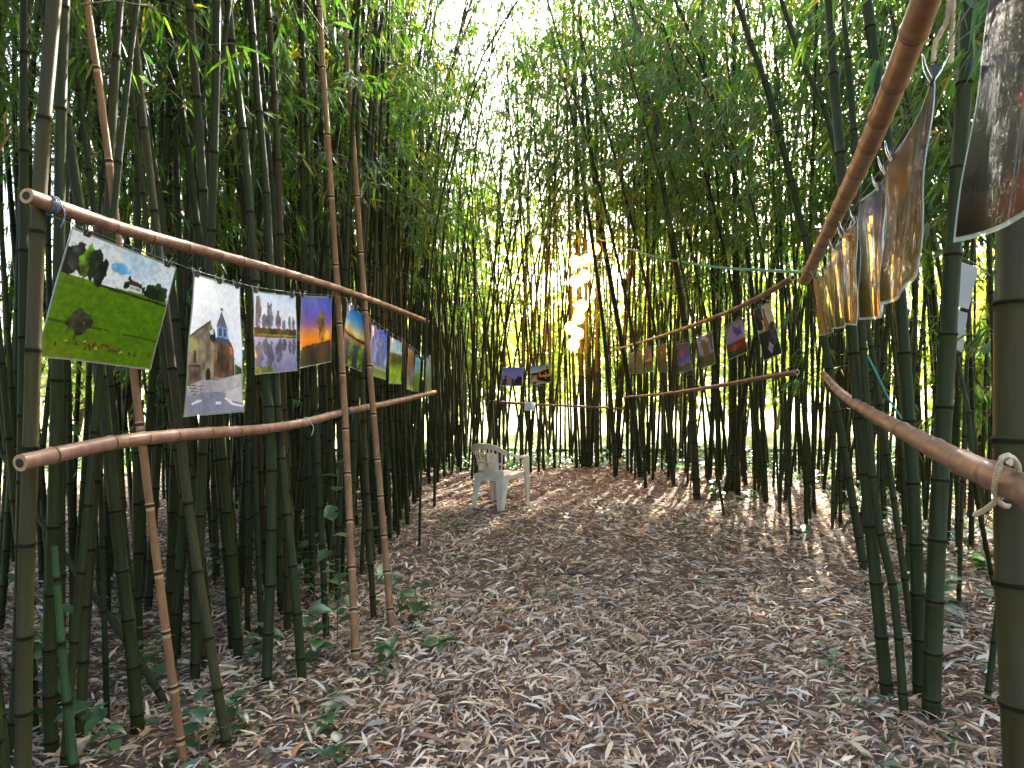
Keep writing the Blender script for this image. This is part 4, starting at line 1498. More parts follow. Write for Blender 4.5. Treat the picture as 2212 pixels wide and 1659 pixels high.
hang_print("far print of violet sky above dark silhouettes of a statue and spire", [(1086, 793, 11.75), (1131, 793, 11.75), (1129, 834, 11.75), (1082, 834, 11.75)], pic_silhouette, (50, 46), 0.006, 0.003, (0.3, 0.82))
hang_print("far print of a yellow food van with a child in pink", [(1146, 792, 11.7), (1191, 787, 11.9), (1190, 827, 11.9), (1145, 832, 11.7)], pic_van, (54, 50), 0.006, 0.003, (0.07, 0.5, 0.93))


def Nc(TL, TR, BR, BL, f=0.99):
    a, b = min(RN(TL[0]) * f, 5.2), RN(TR[0]) * f
    return [(*TL, a), (*TR, b), (*BR, b), (*BL, a)]


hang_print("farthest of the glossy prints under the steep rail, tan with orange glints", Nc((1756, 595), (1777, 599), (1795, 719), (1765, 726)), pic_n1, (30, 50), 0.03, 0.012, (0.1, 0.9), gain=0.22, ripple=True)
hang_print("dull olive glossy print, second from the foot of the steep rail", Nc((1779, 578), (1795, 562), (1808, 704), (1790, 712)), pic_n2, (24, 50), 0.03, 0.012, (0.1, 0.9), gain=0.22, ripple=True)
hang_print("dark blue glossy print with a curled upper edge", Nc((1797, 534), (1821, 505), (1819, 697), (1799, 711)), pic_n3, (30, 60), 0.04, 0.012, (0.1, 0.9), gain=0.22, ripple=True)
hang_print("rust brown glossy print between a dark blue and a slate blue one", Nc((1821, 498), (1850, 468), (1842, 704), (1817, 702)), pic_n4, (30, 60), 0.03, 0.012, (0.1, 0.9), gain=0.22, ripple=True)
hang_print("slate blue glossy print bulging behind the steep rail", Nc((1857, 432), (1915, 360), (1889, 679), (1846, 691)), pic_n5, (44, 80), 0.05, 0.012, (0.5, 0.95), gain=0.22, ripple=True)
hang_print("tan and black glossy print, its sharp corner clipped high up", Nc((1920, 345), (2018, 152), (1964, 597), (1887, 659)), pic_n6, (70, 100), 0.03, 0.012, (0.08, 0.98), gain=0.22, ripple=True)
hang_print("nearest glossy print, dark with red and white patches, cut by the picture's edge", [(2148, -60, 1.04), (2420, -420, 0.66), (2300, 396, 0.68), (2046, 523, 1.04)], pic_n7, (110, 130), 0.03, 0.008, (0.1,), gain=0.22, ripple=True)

# white notes and the two blank sheets in the glare
def plain_sheet(label, corners, lines=0):
    C = [P(*c) for c in corners]
    base = C[0].copy()
    C = [c - base for c in C]
    root = thing("paper_sheet", label, "paper", base)
    k = 8
    Ug, Vg = np.meshgrid(np.linspace(0, 1, k), np.linspace(0, 1, k))
    p, n = sheet_pts(C, Ug.ravel(), Vg.ravel(), 0.012, 0.004)
    i = np.arange(k - 1)[:, None] * k
    j = np.arange(k - 1)[None, :]
    q = np.stack([i + j, i + k + j, i + k + j + 1, i + j + 1], -1).reshape(-1, 4)
    mb = MB()
    mb.add(p, q, 0)
    mb.add(p - n * 0.0012, q[:, ::-1], 0)
    rim = np.concatenate([np.arange(k), np.arange(2 * k - 1, k * k, k), np.arange(k * k - 2, k * k - k - 1, -1), np.arange(k * k - 2 * k, 0, -k)])
    m = len(rim)
    mb.add(np.vstack([p[rim], p[rim] - n * 0.0012]), [(x, (x + 1) % m, m + (x + 1) % m, m + x) for x in range(m)], 0, False)
    mb.build("sheet", [M['paper']], root)
    nf = n if np.dot(n, base - np.array([0, 0, EYE])) < 0 else -n
    if lines:
        tb = MB()
        for r in range(lines):
            v0 = 0.25 + 0.5 * r / max(1, lines - 1)
            pa, _ = sheet_pts(C, np.array([0.18, 0.82, 0.82, 0.18]), np.array([v0, v0, v0 + .05, v0 + .05]), 0.012, 0.004)
            tb.add(pa + nf * 0.004, [(0, 1, 2, 3)], 0, False)
        tb.build("faded_writing", [M['ink']], root)
    return root


plain_sheet("small white paper note fixed over the thin far rail", [(1134, 867, 11.55), (1158, 869, 11.55), (1153, 887, 11.52), (1132, 887, 11.52)], 3)
plain_sheet("upper blank white sheet glaring between the dark bamboos", [(2064, 562, 4.3), (2113, 578, 4.2), (2092, 668, 4.25), (2062, 660, 4.3)])
plain_sheet("lower blank white sheet glaring between the dark bamboos", [(2058, 668, 4.3), (2090, 676, 4.2), (2078, 762, 4.25), (2056, 752, 4.3)])

# ------------------------------------------------------------------ wires, twine, cable
M['twine'] = simple("twine", (0.50, 0.42, 0.28), 0.9)
M['bluetwine'] = simple("blue_twine", (0.04, 0.13, 0.20), 0.7)
M['cable'] = simple("green_cable", (0.01, 0.30, 0.22), 0.45)
M['steelwire'] = simple("line_wire", (0.12, 0.13, 0.12), 0.5)


def cord(name, label, cat, ctrl, r, m, n=40, sides=6, part=None):
    pts = smooth_path(np.array([P(*c) for c in ctrl]), n)
    base = pts[0].copy()
    mb = MB()
    tube(mb, pts - base, r, sides)
    o = mb.build(name, [m])
    o.location = base
    tag(o, label, cat)
    return o


cord("hanging_wire", "thin dark wire the row of bright prints is clipped to", "wire", [(100, 462, LW(100)), (155, 483, LW(155)), (385, 571, LW(385)), (530, 615, LW(530)), (645, 633, LW(645)), (750, 645, LW(750)), (800, 688, LW(800)), (870, 735, LW(870)), (915, 768, LW(915))], 0.0016, M['steelwire'], 60)
cord("hanging_wire", "thin dark wire the small poppy prints hang from", "wire", [(1690, 638, RF(1690)), (1627, 668, RF(1627)), (1538, 717, RF(1538)), (1430, 745, RF(1430)), (1345, 756, RF(1345))], 0.002, M['steelwire'], 40)
cord("hanging_wire", "thin dark wire stretched under the steep rail for the glossy prints", "wire", [(1752, 590, 4.9), (1800, 528, 3.1), (1860, 425, 2.1), (1925, 335, 1.5), (2020, 140, 1.15), (2150, -70, 1.02)], 0.0012, M['steelwire'], 40)
cord("power_cable", "green cable sagging from the rail junction to the string of lamps", "cable", [(1275, 508, 12.5), (1330, 528, 11.0), (1420, 555, 9.0), (1540, 576, 7.2), (1650, 584, 5.9), (1740, 588, 4.98)], 0.012, M['cable'], 50, 8)
cord("power_cable", "green cable slanting down behind the thick bamboo pair to the roped rail", "cable", [(1862, 745, 4.4), (1890, 800, 4.35), (1920, 862, 4.3), (1955, 915, 4.25)], 0.006, M['cable'], 24, 6)


def twist_rope(name, label, ctrl, r, m, turns, mats=None):
    pts = smooth_path(np.array([P(*c) for c in ctrl]), 90)
    base = pts[0].copy()
    pts = pts - base
    t, n, b = frames(pts)
    mb = MB()
    for k in range(3):
        a = np.linspace(0, turns * 2 * np.pi, len(pts)) + k * 2.094
        tube(mb, pts + r * 0.55 * (np.cos(a)[:, None] * n + np.sin(a)[:, None] * b), r * 0.62, 6)
    o = mb.build(name, [m])
    o.location = base
    tag(o, label, "rope")
    return o


RBc = lambda u, k: RB(u) * k
twist_rope("rope", "pale twisted rope knotted round the near end of the roped rail", [(2105, 1112, 1.66), (2130, 1098, 1.62), (2165, 1070, 1.56), (2192, 1040, 1.50), (2199, 1010, 1.46), (2188, 990, 1.44), (2168, 988, 1.44), (2158, 1010, 1.45), (2150, 1050, 1.50), (2155, 1082, 1.58), (2180, 1092, 1.66), (2205, 1060, 1.70), (2196, 1005, 1.64), (2176, 984, 1.52), (2182, 1000, 1.42)], 0.0065, M['twine'], 30)
twist_rope("rope", "two loose pale rope ends dangling over the steep rail's prints", [(2016, 130, 1.28), (2020, 95, 1.28), (2044, 48, 1.27), (2050, 10, 1.26), (2052, -60, 1.25), (2062, -40, 1.25), (2058, 20, 1.26), (2057, 60, 1.27), (2054, 135, 1.28)], 0.0048, M['twine'], 24)


def wrap_tie(label, u, v, d, rr, m, turns=3, axis='h', name="twine_tie"):
    """a few turns of string round a rail at a crossing"""
    c = P(u, v, d)
    t = np.linspace(0, turns * 2 * np.pi, 60)
    mb = MB()
    al = np.array([0.42, 0.9, -0.05]) if axis == 'h' else np.array([0, 0, 1.0])
    al = al / np.linalg.norm(al)
    n = np.cross(al, [0, 0, 1.0]) if axis == 'h' else np.array([1.0, 0, 0])
    n /= np.linalg.norm(n)
    b = np.cross(al, n)
    pts = (np.cos(t)[:, None] * n + np.sin(t)[:, None] * b) * rr + al[None, :] * ((t / t[-1] - 0.5) * 0.02)[:, None]
    tube(mb, pts, 0.0022, 5)
    e = pts[-1]
    tube(mb, smooth_path(np.array([e, e + [0.02, -0.01, -0.03], e + [0.01, -0.015, -0.075]]), 8), 0.0018, 5)
    o = mb.build(name, [m])
    o.location = c
    return tag(o, label, "tie")


wrap_tie("blue string wound round the near end of the upper pinkish rail", 112, 442, LW(112) * 0.998, 0.027, M['bluetwine'])
wrap_tie("dark string wound round the lower pinkish rail at the tan pole", 748, 889, LW(748) * 0.98, 0.026, M['bluetwine'])
wrap_tie("pale string tying the lower pinkish rail above the litter", 660, 912, LW(660) * 0.98, 0.027, M['paper'], 1)

# ------------------------------------------------------------------ string of glowing lamps
M['socket'] = simple("lamp_socket", (0.02, 0.03, 0.025), 0.5)
gmn, nt, out = mat("bulb_glow")
em = nt.nodes.new("ShaderNodeEmission")
em.inputs[0].default_value = (1.0, 0.33, 0.040, 1)
em.inputs[1].default_value = 9.0
nt.links.new(em.outputs[0], out.inputs[0])
M['bulb'] = gmn
LD = 12.55
lamp_root = thing("lamp_string", "string of glowing warm bulbs hanging in front of the far bamboo", "lamps", P(1275, 508, LD))
b0 = P(1275, 508, LD)
spots = [(1283, 538), (1243, 566), (1268, 562), (1262, 597), (1244, 608), (1257, 661), (1250, 686), (1233, 708), (1247, 721), (1238, 744)]
cpts = [b0] + [P(u + (7 if k % 2 else -7), v - 8, LD + 0.05) for k, (u, v) in enumerate(spots)]
mb = MB()
tube(mb, smooth_path(np.array(cpts) - b0, 90), 0.005, 6)
mb.build("cable", [M['cable']], lamp_root)
gv = []
for i in range(9):
    th = math.pi * i / 8
    gv.append((math.sin(th), -math.cos(th)))
for u, v in spots:
    c = P(u, v, LD) - b0
    sb = MB()
    pts = np.array([(0, 0, 0.10), (0, 0, 0.15), (0, 0, 0.165)]) + c
    tube(sb, pts, [0.022, 0.022, 0.012], 10)
    so = sb.build("socket", [M['socket']], lamp_root)
    bb = MB()
    prof = np.array([(0, 0, z * 0.112) for _, z in gv]) + c
    rad = [max(0.001, s_ * 0.11) for s_, _ in gv]
    V, q = ring_mesh(prof + np.array([0, 0, 0.0]), rad, 14)
    bb.add(V, q, 0)
    bb.build("bulb", [M['bulb']], lamp_root)

# ------------------------------------------------------------------ plastic chair
chm, nt, out = mat("chair_plastic")
n1 = noise(nt, 9, 5, 0.65)
c = ramp(nt, n1, [(0.35, (0.74, 0.64, 0.47)), (0.6, (0.82, 0.73, 0.56)), (0.78, (0.60, 0.50, 0.36))])
principled(nt, out, c, 0.42)
M['chair'] = chm
chair = thing("plastic_chair", "cream white plastic garden armchair standing with its slatted back to the viewer", "chair", (-0.16, 8.93, float(gz(-0.16, 8.93)) - 0.01))
chair.rotation_euler = (0, 0, R(-36))


def slab(mb, pts_in, pts_out):
    """ribbon between two polylines, given thickness by a second offset pair"""
    a, b = np.asarray(pts_in, float), np.asarray(pts_out, float)
    n = len(a)
    mb.add(np.vstack([a, b]), [(i, i + 1, n + i + 1, n + i) for i in range(n - 1)], 0)


def thick_ribbon(center, side, normal, w, t, mb):
    """swept rectangle: centre line, half-width direction, thickness direction"""
    center, side, normal = (np.asarray(x, float) for x in (center, side, normal))
    w = np.asarray(w, float) * np.ones(len(center))
    side = side / np.linalg.norm(side, axis=1)[:, None]
    normal = normal / np.linalg.norm(normal, axis=1)[:, None]
    prof = [(-1, -1), (1, -1), (1, 1), (-1, 1)]
    V = np.stack([center + side * (sx * w / 2)[:, None] + normal * (sy * t / 2) for sx, sy in prof], 1)
    n = len(center)
    q = []
    for i in range(n - 1):
        for k in range(4):
            q.append((i * 4 + k, i * 4 + (k + 1) % 4, (i + 1) * 4 + (k + 1) % 4, (i + 1) * 4 + k))
    q.append((3, 2, 1, 0))
    q.append(((n - 1) * 4, (n - 1) * 4 + 1, (n - 1) * 4 + 2, (n - 1) * 4 + 3))
    mb.add(V.reshape(-1, 3), q, 0, False)


# seat pan: dished, rounded front
mb = MB()
k = 13
U_, V_ = np.meshgrid(np.linspace(-1, 1, k), np.linspace(-1, 1, k))
wid = 0.235 - 0.03 * (V_ < 0) * (-V_)
X = U_ * wid
Y = V_ * 0.225
Z = 0.425 + 0.02 * V_ - 0.022 * (1 - U_ ** 2) * (1 - V_ ** 2) - 0.03 * np.clip(V_ - 0.75, 0, 1) * 2
top = np.stack([X, Y, Z], -1).reshape(-1, 3)
i = np.arange(k - 1)[:, None] * k
j = np.arange(k - 1)[None, :]
q = np.stack([i + j, i + j + 1, i + k + j + 1, i + k + j], -1).reshape(-1, 4)
mb.add(top, q, 0)
mb.add(top - [0, 0, 0.006], q[:, ::-1], 0)
rim = np.concatenate([np.arange(k), np.arange(2 * k - 1, k * k, k), np.arange(k * k - 2, k * k - k - 1, -1), np.arange(k * k - 2 * k, 0, -k)])
m = len(rim)
skirt = top[rim] * [1.02, 1.02, 1] - [0, 0, 0.05]
mb.add(np.vstack([top[rim], skirt]), [(x, m + x, m + (x + 1) % m, (x + 1) % m) for x in range(m)], 0)
mb.build("seat", [M['chair']], chair)


def back_pt(s, h):
    """s -1..1 across, h 0..1 up the shell of the backrest"""
    w = 0.19 + 0.075 * h
    x = s * w
    y = -0.225 - 0.11 * h + 0.13 * s * s * (0.45 + 0.55 * h)
    z = 0.42 + 0.40 * h - 0.10 * abs(s) ** 3.2 * h
    return np.array([x, y, z])


def back_nrm(s, h):
    e = 0.01
    a = back_pt(s + e, h) - back_pt(s - e, h)
    b = back_pt(s, h + e) - back_pt(s, h - e)
    return np.cross(a, b)


# solid lower panel
mb = MB()
ss = np.linspace(-1, 1, 15)
for h0, h1 in ((-0.05, 0.16),):
    A = np.array([back_pt(s, h0) for s in ss]); B = np.array([back_pt(s, h1) for s in ss])
    cen = (A + B) / 2
    thick_ribbon(cen, B - A, [back_nrm(s, 0.1) for s in ss], np.linalg.norm(B - A, axis=1), 0.006, mb)
mb.build("back_panel", [M['chair']], chair)
for n_, s in enumerate(np.linspace(-0.86, 0.86, 10)):
    hs = np.linspace(0.13, 0.90, 8)
    cen = np.array([back_pt(s, h) for h in hs])
    side = np.array([back_pt(s + .02, h) - back_pt(s - .02, h) for h in hs])
    mb = MB()
    thick_ribbon(cen, side, [back_nrm(s, h) for h in hs], 0.021 + 0.010 * np.clip((0.35 - hs) / 0.2, 0, 1), 0.006, mb)
    mb.build("back_slat", [M['chair']], chair)
mb = MB()
for h0 in (0.42,):
    cen = np.array([back_pt(s, h0) for s in ss])
    thick_ribbon(cen, [back_pt(s, h0 + .02) - back_pt(s, h0) for s in ss], [back_nrm(s, h0) for s in ss], 0.024, 0.0075, mb)
mb.build("back_band", [M['chair']], chair)
# rim: over the top of the back and on into both arms, down to the front legs
rimc = []
for s in np.linspace(-1.03, 1.03, 17):
    p_ = back_pt(s, 0.93 + 0.0 * s)
    rimc.append(p_)
L_ = [(-0.272, -0.13, 0.70), (-0.283, 0.0, 0.660), (-0.285, 0.12, 0.648), (-0.285, 0.215, 0.640)]
rightarm = [(-x, y, z) for x, y, z in L_]
mb = MB()
cen = np.array(rimc)
nn = len(cen)
tdir = np.gradient(cen, axis=0)
upd = np.array([back_pt(s, .95) - back_pt(s, .85) for s in np.linspace(-1, 1, nn)])
thick_ribbon(cen + [0, 0, 0.0], upd, np.cross(tdir, upd), 0.062, 0.010, mb)
flat = cen + [0, -0.012, 0.03]
thick_ribbon(flat, np.cross(tdir, np.array([[0, 0, 1.0]] * nn)), [[0, 0, 1.0]] * nn, 0.045, 0.008, mb)
mb.build("back_rim", [M['chair']], chair)
for sgn in (-1, 1):
    e = rimc[0] if sgn < 0 else rimc[-1]
    pts = smooth_path(np.array([e + [0, 0.0, 0.028]] + [(sgn * abs(x), y, z) for x, y, z in L_]), 14)
    td = np.gradient(pts, axis=0)
    sd_ = np.tile(np.array([1.0, 0, 0]), (14, 1))
    mb = MB()
    thick_ribbon(pts, sd_, np.cross(td, sd_), np.linspace(0.045, 0.062, 14), 0.010, mb)
    lip = pts + np.array([sgn * 0.026, 0, -0.012])
    thick_ribbon(lip, np.tile([0, 0, 1.0], (14, 1)), np.tile([1.0, 0, 0], (14, 1)), 0.026, 0.006, mb)
    mb.build("arm", [M['chair']], chair)


def chair_leg(top, bot, w0, w1, in_dir):
    """L-shaped moulded leg, wide at the seat and narrow at the foot"""
    top, bot = np.array(top, float), np.array(bot, float)
    cs = np.array([top + (bot - top) * t for t in np.linspace(0, 1, 6)])
    cs[1:-1] += np.array([0, 0, 0])
    w = np.interp(np.linspace(0, 1, 6), [0, 0.25, 1], [w0, w0 * 0.72, w1])
    mb = MB()
    ax = np.array([in_dir[0], 0, 0.0]); ay = np.array([0, in_dir[1], 0.0])
    for a_, n_ in ((ax, ay), (ay, ax)):
        thick_ribbon(cs + a_ * (w / 2)[:, None], np.tile(a_, (6, 1)), np.tile(n_, (6, 1)), w, 0.007, mb)
    mb.build("leg", [M['chair']], chair)


chair_leg((-0.225, -0.215, 0.43), (-0.235, -0.275, 0.0), 0.14, 0.06, (1, 1))
chair_leg((0.225, -0.215, 0.43), (0.235, -0.275, 0.0), 0.14, 0.06, (-1, 1))
chair_leg((-0.305, 0.225, 0.64), (-0.285, 0.26, 0.0), 0.11, 0.055, (1, -1))
chair_leg((0.305, 0.225, 0.64), (0.285, 0.26, 0.0), 0.11, 0.055, (-1, -1))
mb = MB()
for sgn in (-1, 1):
    thick_ribbon(np.array([(sgn * 0.235, 0.20, 0.40), (sgn * 0.275, 0.215, 0.405)]), np.tile([0, 0, 1.0], (2, 1)), np.tile([0, 1.0, 0], (2, 1)), 0.07, 0.007, mb)
mb.build("arm_bracket", [M['chair']], chair)

# ------------------------------------------------------------------ weeds
def leaf_blade(n=7, ratio=0.62, fold=0.18, seed=0):
    """broad toothed leaf, unit length along +y"""
    rg = np.random.default_rng(seed)
    ts = np.linspace(0, 1, n)
    V, F = [], []
    for i, t in enumerate(ts):
        w = ratio * 0.5 * math.sin(math.pi * min(1, t ** 0.72)) * (1.0 + (0.10 if i % 2 else -0.06))
        z = 0.10 * t - 0.28 * t * t
        V += [(-w, t, z + fold * w), (0, t, z), (w, t, z + fold * w)]
    for i in range(n - 1):
        a = i * 3
        F += [(a, a + 1, a + 4, a + 3), (a + 1, a + 2, a + 5, a + 4)]
    mb = MB()
    mb.add(V, F, 0)
    return mb.mesh("leaf", [M['weed']])


BLADES = [leaf_blade(9, r_, f_, s_) for r_, f_, s_ in ((0.70, 0.25, 1), (0.55, 0.2, 2), (0.8, 0.3, 3))]


def weed(label, x, y, h, nleaf, size, seed, group=None, spread=1.0, name="weed_plant"):
    rg = random.Random(seed)
    root = thing(name, label, "plant", (x, y, float(gz(x, y)) - 0.005), group)
    a0 = rg.uniform(0, 6.28)
    lean = rg.uniform(0.1, 0.45) * spread
    stem = np.array([(0, 0, 0), (math.cos(a0) * lean * h * .3, math.sin(a0) * lean * h * .3, h * .5), (math.cos(a0) * lean * h, math.sin(a0) * lean * h, h)])
    sp = smooth_path(stem, 8)
    mb = MB()
    tube(mb, sp, np.linspace(0.0032, 0.0015, 8), 5)
    st = mb.build("stem", [M['weed_stem']], root)
    for i in range(nleaf):
        t = 0.25 + 0.75 * i / max(1, nleaf - 1)
        p = np.array([np.interp(t, np.linspace(0, 1, 8), sp[:, c]) for c in range(3)])
        o = link("leaf", rg.choice(BLADES), root)
        o.location = p
        az = a0 + i * 2.4 + rg.uniform(-.4, .4)
        o.rotation_euler = (rg.uniform(-0.25, 0.5), rg.uniform(-.3, .3), az)
        s = size * rg.uniform(0.7, 1.2)
        o.scale = (s, s, s)
    return root


NEARW = [
    ("bramble sprig with broad leaves at the foot of the reddish tan pole", 868, 1330, 0.34, 9, 0.13),
    ("leafy bramble leaning out over the litter past the tan poles", 905, 1345, 0.22, 7, 0.14),
    ("low round leaved weed in front of the tan poles", 845, 1440, 0.12, 8, 0.10),
    ("flat bramble runner with leaves lying on the litter near the tan poles", 945, 1410, 0.07, 7, 0.13),
    ("bramble seedling between the two bare bamboo feet", 690, 1435, 0.28, 10, 0.12),
    ("tall bramble leaves in front of the slender bright green bamboo", 728, 1405, 0.50, 11, 0.12),
    ("nettle like plant behind the leaning olive bamboo", 560, 1430, 0.25, 8, 0.11),
    ("dark leafed weed at the foot of the tan pole by the near corner", 430, 1640, 0.2, 8, 0.10),
    ("bright leafed weed beside the leaning olive bamboo's foot", 520, 1590, 0.16, 7, 0.09),
    ("small weed alone in the near litter below the bare bamboo feet", 700, 1590, 0.12, 7, 0.08),
    ("tiny weed nearest the bottom edge below the bare feet", 735, 1640, 0.08, 5, 0.07),
    ("climbing bramble high against the dark culms under the sunset print", 705, 1375, 1.05, 10, 0.13),
    ("weed clump in the shade behind the young green shoot", 90, 1590, 0.3, 9, 0.12),
    ("weed clump by the pale sheathed shoot", 250, 1640, 0.22, 8, 0.11),
    ("weed clump under the slanting blue green bamboo", 330, 1480, 0.25, 9, 0.12),
    ("small seedling beside the aisle just past the thicket edge", 985, 1150, 0.12, 6, 0.09),
]
for i, (lb, u, v, h, nl, s) in enumerate(NEARW):
    g = G(u, v)
    weed(lb, g[0], g[1], h, nl, s, 40 + i)
rw = random.Random(3)
for i in range(22):
    y = rw.uniform(2.6, 6.5)
    x = float(np.interp(y, wall_y, wall_x)) - rw.uniform(0.1, 1.5)
    weed("leafy undergrowth sprig among the shady culms below the bright prints", x, y, rw.uniform(0.15, 0.6), rw.randint(6, 10), rw.uniform(0.08, 0.13), 400 + i, "undergrowth sprigs among the shady culms")
for i in range(64):
    if i < 40:
        y = rw.uniform(4.6, 11); x = rw.uniform(2.6, 6.5)
        if x > y * 0.76 + .3: x = y * 0.6
        lb, gr = "small green weed in the sunny litter beyond the roped rail", "weeds in the sunny litter beyond the roped rail"
    else:
        y = rw.uniform(3.4, 10.5); x = rw.uniform(-0.5, 1.9)
        lb, gr = "tiny green seedling scattered on the open litter of the aisle", "seedlings on the open litter of the aisle"
    sc = 1.0 if i < 40 else 0.45
    weed(lb, x, y, rw.uniform(0.08, 0.3) * sc, rw.randint(5, 8) if i < 40 else 4, rw.uniform(0.11, 0.19) * (1 if i < 40 else .45), 200 + i, gr)

# ground cover of leafy weeds along the light edge of the grove
rg = np.random.default_rng(77)
n = 9000
x = np.concatenate([rg.uniform(-9, 9, 6500), rg.uniform(4.0, 9, 2500)])
y = np.concatenate([12.6 + np.abs(rg.normal(0, 1.5, 6500)) + 0.4 * np.sin(x[:6500] * 1.7), rg.uniform(4, 14, 2500)])
z = np.abs(rg.normal(0, 0.09, n)) + 0.01
D = rg.normal(size=(n, 3)) * [1, 1, 0.4]
mb = MB()
add_leaves(mb, np.stack([x, y, z], 1), D, rg.uniform(0.06, 0.14, n), rg.uniform(0.035, 0.07, n), 0, 0.3, rg)
tag(mb.build("ground_cover", [M['weed']]), "low green leaves carpeting the bright edge of the grove", "ground cover", kind="stuff")

# ------------------------------------------------------------------ leaf litter
def litter(n, y0, y1, lmin, lmax, seed):
    rg = np.random.default_rng(seed)
    y = np.sqrt(rg.uniform(y0 ** 2, y1 ** 2, n))
    x = rg.uniform(-0.80, 0.80, n) * y + rg.uniform(-0.3, 0.3, n)
    a = rg.uniform(0, 2 * np.pi, n)
    # the leaves lie in loose drifts: neighbours share a heading
    a = 0.5 * a + 1.6 * np.sin(0.9 * x + 0.4 * y) + 0.8
    tilt = rg.normal(0, 0.30, n)
    D = np.stack([np.cos(a), np.sin(a), tilt], 1)
    L = rg.uniform(lmin, lmax, n) * rg.choice([0.6, 1.0, 1.25], n, p=[.35, .5, .15])
    W = L * rg.uniform(0.09, 0.155, n)
    B = np.stack([x, y, gz(x, y) + 0.006 + np.abs(rg.normal(0, 0.016, n))], 1) - D * (L / 2)[:, None] * [1, 1, 0]
    patch = np.sin(1.9 * x + 1.1) * np.sin(1.4 * y + 0.3) + 0.5 * np.sin(4.3 * x - 2 * y)
    mi = np.zeros(n, int)
    r_ = rg.uniform(0, 1, n) + 0.10 * patch
    edges = [0.25, 0.50, 0.70, 0.80, 0.85, 0.965]
    mi = np.digitize(r_, edges)
    return B, D, L, W, np.clip(mi, 0, 6)


mb = MB()
for n, y0, y1, l0, l1, sd_ in ((36000, 1.7, 5.2, 0.05, 0.135, 1), (36000, 5.0, 9.0, 0.06, 0.145, 2), (24000, 8.8, 14.5, 0.075, 0.16, 3)):
    B, D, L, W, mi = litter(n, y0, y1, l0, l1, sd_)
    add_leaves(mb, B, D, L, W, mi, 0.5, np.random.default_rng(sd_ + 50))
tag(mb.build("leaf_litter", LIT), "dry fallen bamboo leaves covering the ground of the aisle", "leaf litter", kind="stuff")

# fallen sheaths and sticks, one by one
M['sheath'] = mat_litter("sheath_pale", (0.62, 0.54, 0.42), (0.48, 0.40, 0.30), 0.25)
M['sheath_brown'] = mat_litter("sheath_brown", (0.36, 0.20, 0.13), (0.28, 0.16, 0.10), 0.2)
M['stick'] = simple("dead_stick", (0.035, 0.026, 0.02), 0.9)


def sheath(label, u, v, ln, wd, az, m, lift=0.02):
    g = G(u, v)
    mb = MB()
    k = 9
    ts = np.linspace(0, 1, k)
    V, F = [], []
    for i, t in enumerate(ts):
        w = wd * (0.75 + 0.25 * math.sin(math.pi * t)) * (1 - 0.92 * max(0, (t - .55) / .45) ** 1.3)
        for s in (-1, -.5, 0, .5, 1):
            V.append((s * w / 2, (t - .5) * ln, 0.35 * w * (s * s) + 0.012 * math.sin(4 * t)))
    for i in range(k - 1):
        for j in range(4):
            a = i * 5 + j
            F.append((a, a + 1, a + 6, a + 5))
    V = np.array(V)
    mb.add(V, F, 0)
    mb.add(V - [0, 0, 0.0018], [f[::-1] for f in F], 0)
    o = mb.build("culm_sheath", [m])
    o.location = (g[0], g[1], float(gz(g[0], g[1])) + lift)
    o.rotation_euler = (0.05, 0.1, R(az))
    tag(o, label, "sheath")


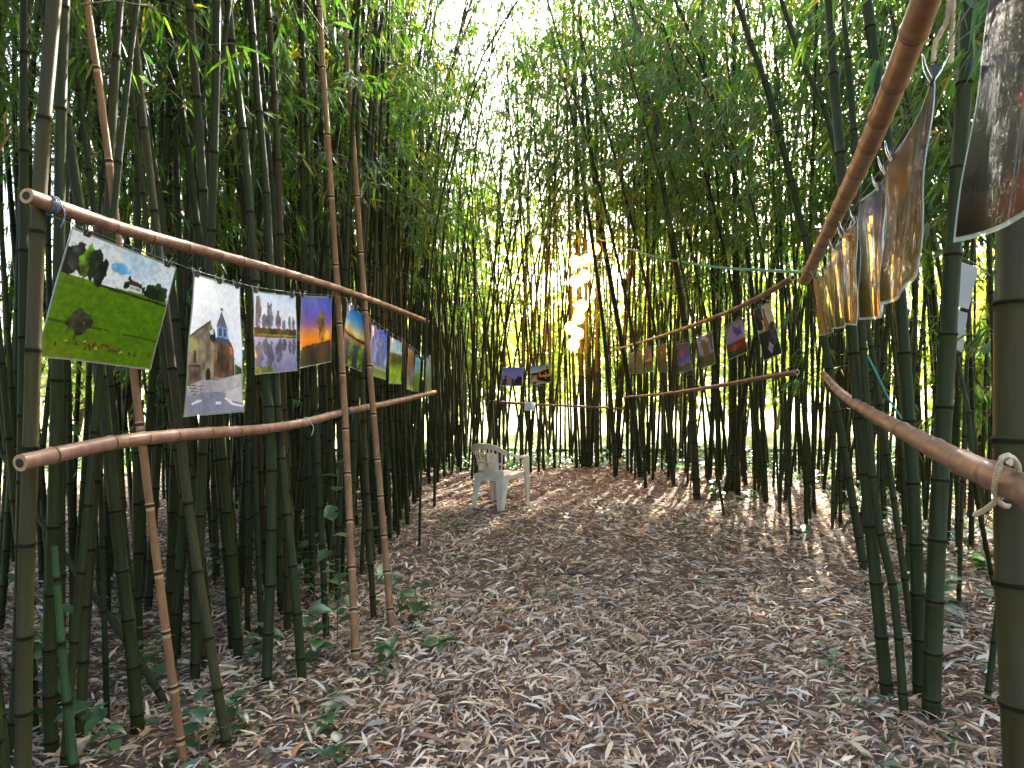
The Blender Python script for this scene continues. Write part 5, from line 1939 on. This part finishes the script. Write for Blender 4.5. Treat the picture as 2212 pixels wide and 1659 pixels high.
sheath("pale split sheath lying behind the leaning olive bamboo, upper of two", 533, 1383, 0.34, 0.05, 80, M['sheath'])
sheath("pale sheath lying behind the leaning olive bamboo, lower of two", 552, 1422, 0.30, 0.05, 55, M['sheath'])
sheath("long pale sheath lying just past the tan pole's foot", 402, 1445, 0.30, 0.045, 75, M['sheath'])
sheath("short white curled sheath on the near litter below the bare feet", 738, 1535, 0.16, 0.05, 60, M['sheath'])
sheath("orange brown sheath at the bottom middle of the near litter", 905, 1605, 0.24, 0.04, 75, M['sheath_brown'])
sheath("reddish brown sheath beside the dark pair of bamboo feet", 2052, 1420, 0.28, 0.09, 115, M['sheath_brown'])
sheath("pale sheath leaning at the foot of the bent green bamboo", 2146, 1530, 0.32, 0.06, 20, M['sheath'])
sheath("yellowish sheath on the open litter before the dark pair", 1812, 1352, 0.20, 0.05, 60, M['sheath'])
sheath("grey sheath in the shade at the foot of the pale sheathed shoot", 228, 1535, 0.26, 0.07, 10, M['sheath'])
sheath("white sheath at the foot of the bright green young shoot", 165, 1650, 0.30, 0.07, 12, M['sheath'])


def stick(label, pts, r):
    p = np.array([G(u, v) for u, v in pts])
    p[:, 2] = gz(p[:, 0], p[:, 1]) + 0.02
    b = p[0].copy()
    mb = MB()
    tube(mb, smooth_path(p - b, 10), [r * (0.7 + 0.4 * math.sin(i * 1.9)) for i in range(10)], 7)
    o = mb.build("fallen_stick", [M['stick']])
    o.location = b
    tag(o, label, "stick")


stick("charred dark stick lying across the middle of the aisle", [(1195, 1252), (1225, 1250), (1255, 1251), (1282, 1249)], 0.011)
stick("short dark stick on the pale litter toward the sunny side", [(1555, 1245), (1570, 1250), (1584, 1256)], 0.012)
stick("dark twisted root in the litter before the thick bamboo pair", [(1790, 1300), (1812, 1292), (1835, 1280), (1850, 1268)], 0.016)


def stub(label, u, v, h, r, lean):
    g = G(u, v)
    mb = MB()
    pts = np.array([(0, 0, -0.03), (lean * h * .4, 0, h * .4), (lean * h, 0, h)])
    tube(mb, smooth_path(pts, 6), np.linspace(r, r * .5, 6), 8)
    o = mb.build("bamboo_stump", [M['stick']])
    o.location = g
    tag(o, label, "stump")


stub("thin dark dead stump standing apart before the crossing pair", 1566, 1105, 0.42, 0.012, -0.25)
stub("short black cut stump in the middle of the far litter", 1400, 1015, 0.16, 0.03, 0.05)
stub("squat dark cut stump beside the lone dark bamboo", 1455, 1048, 0.55, 0.035, 0.0)
stub("dark cut stump near the foot of the crossing pair", 1613, 1050, 0.5, 0.028, -0.1)
print("done")
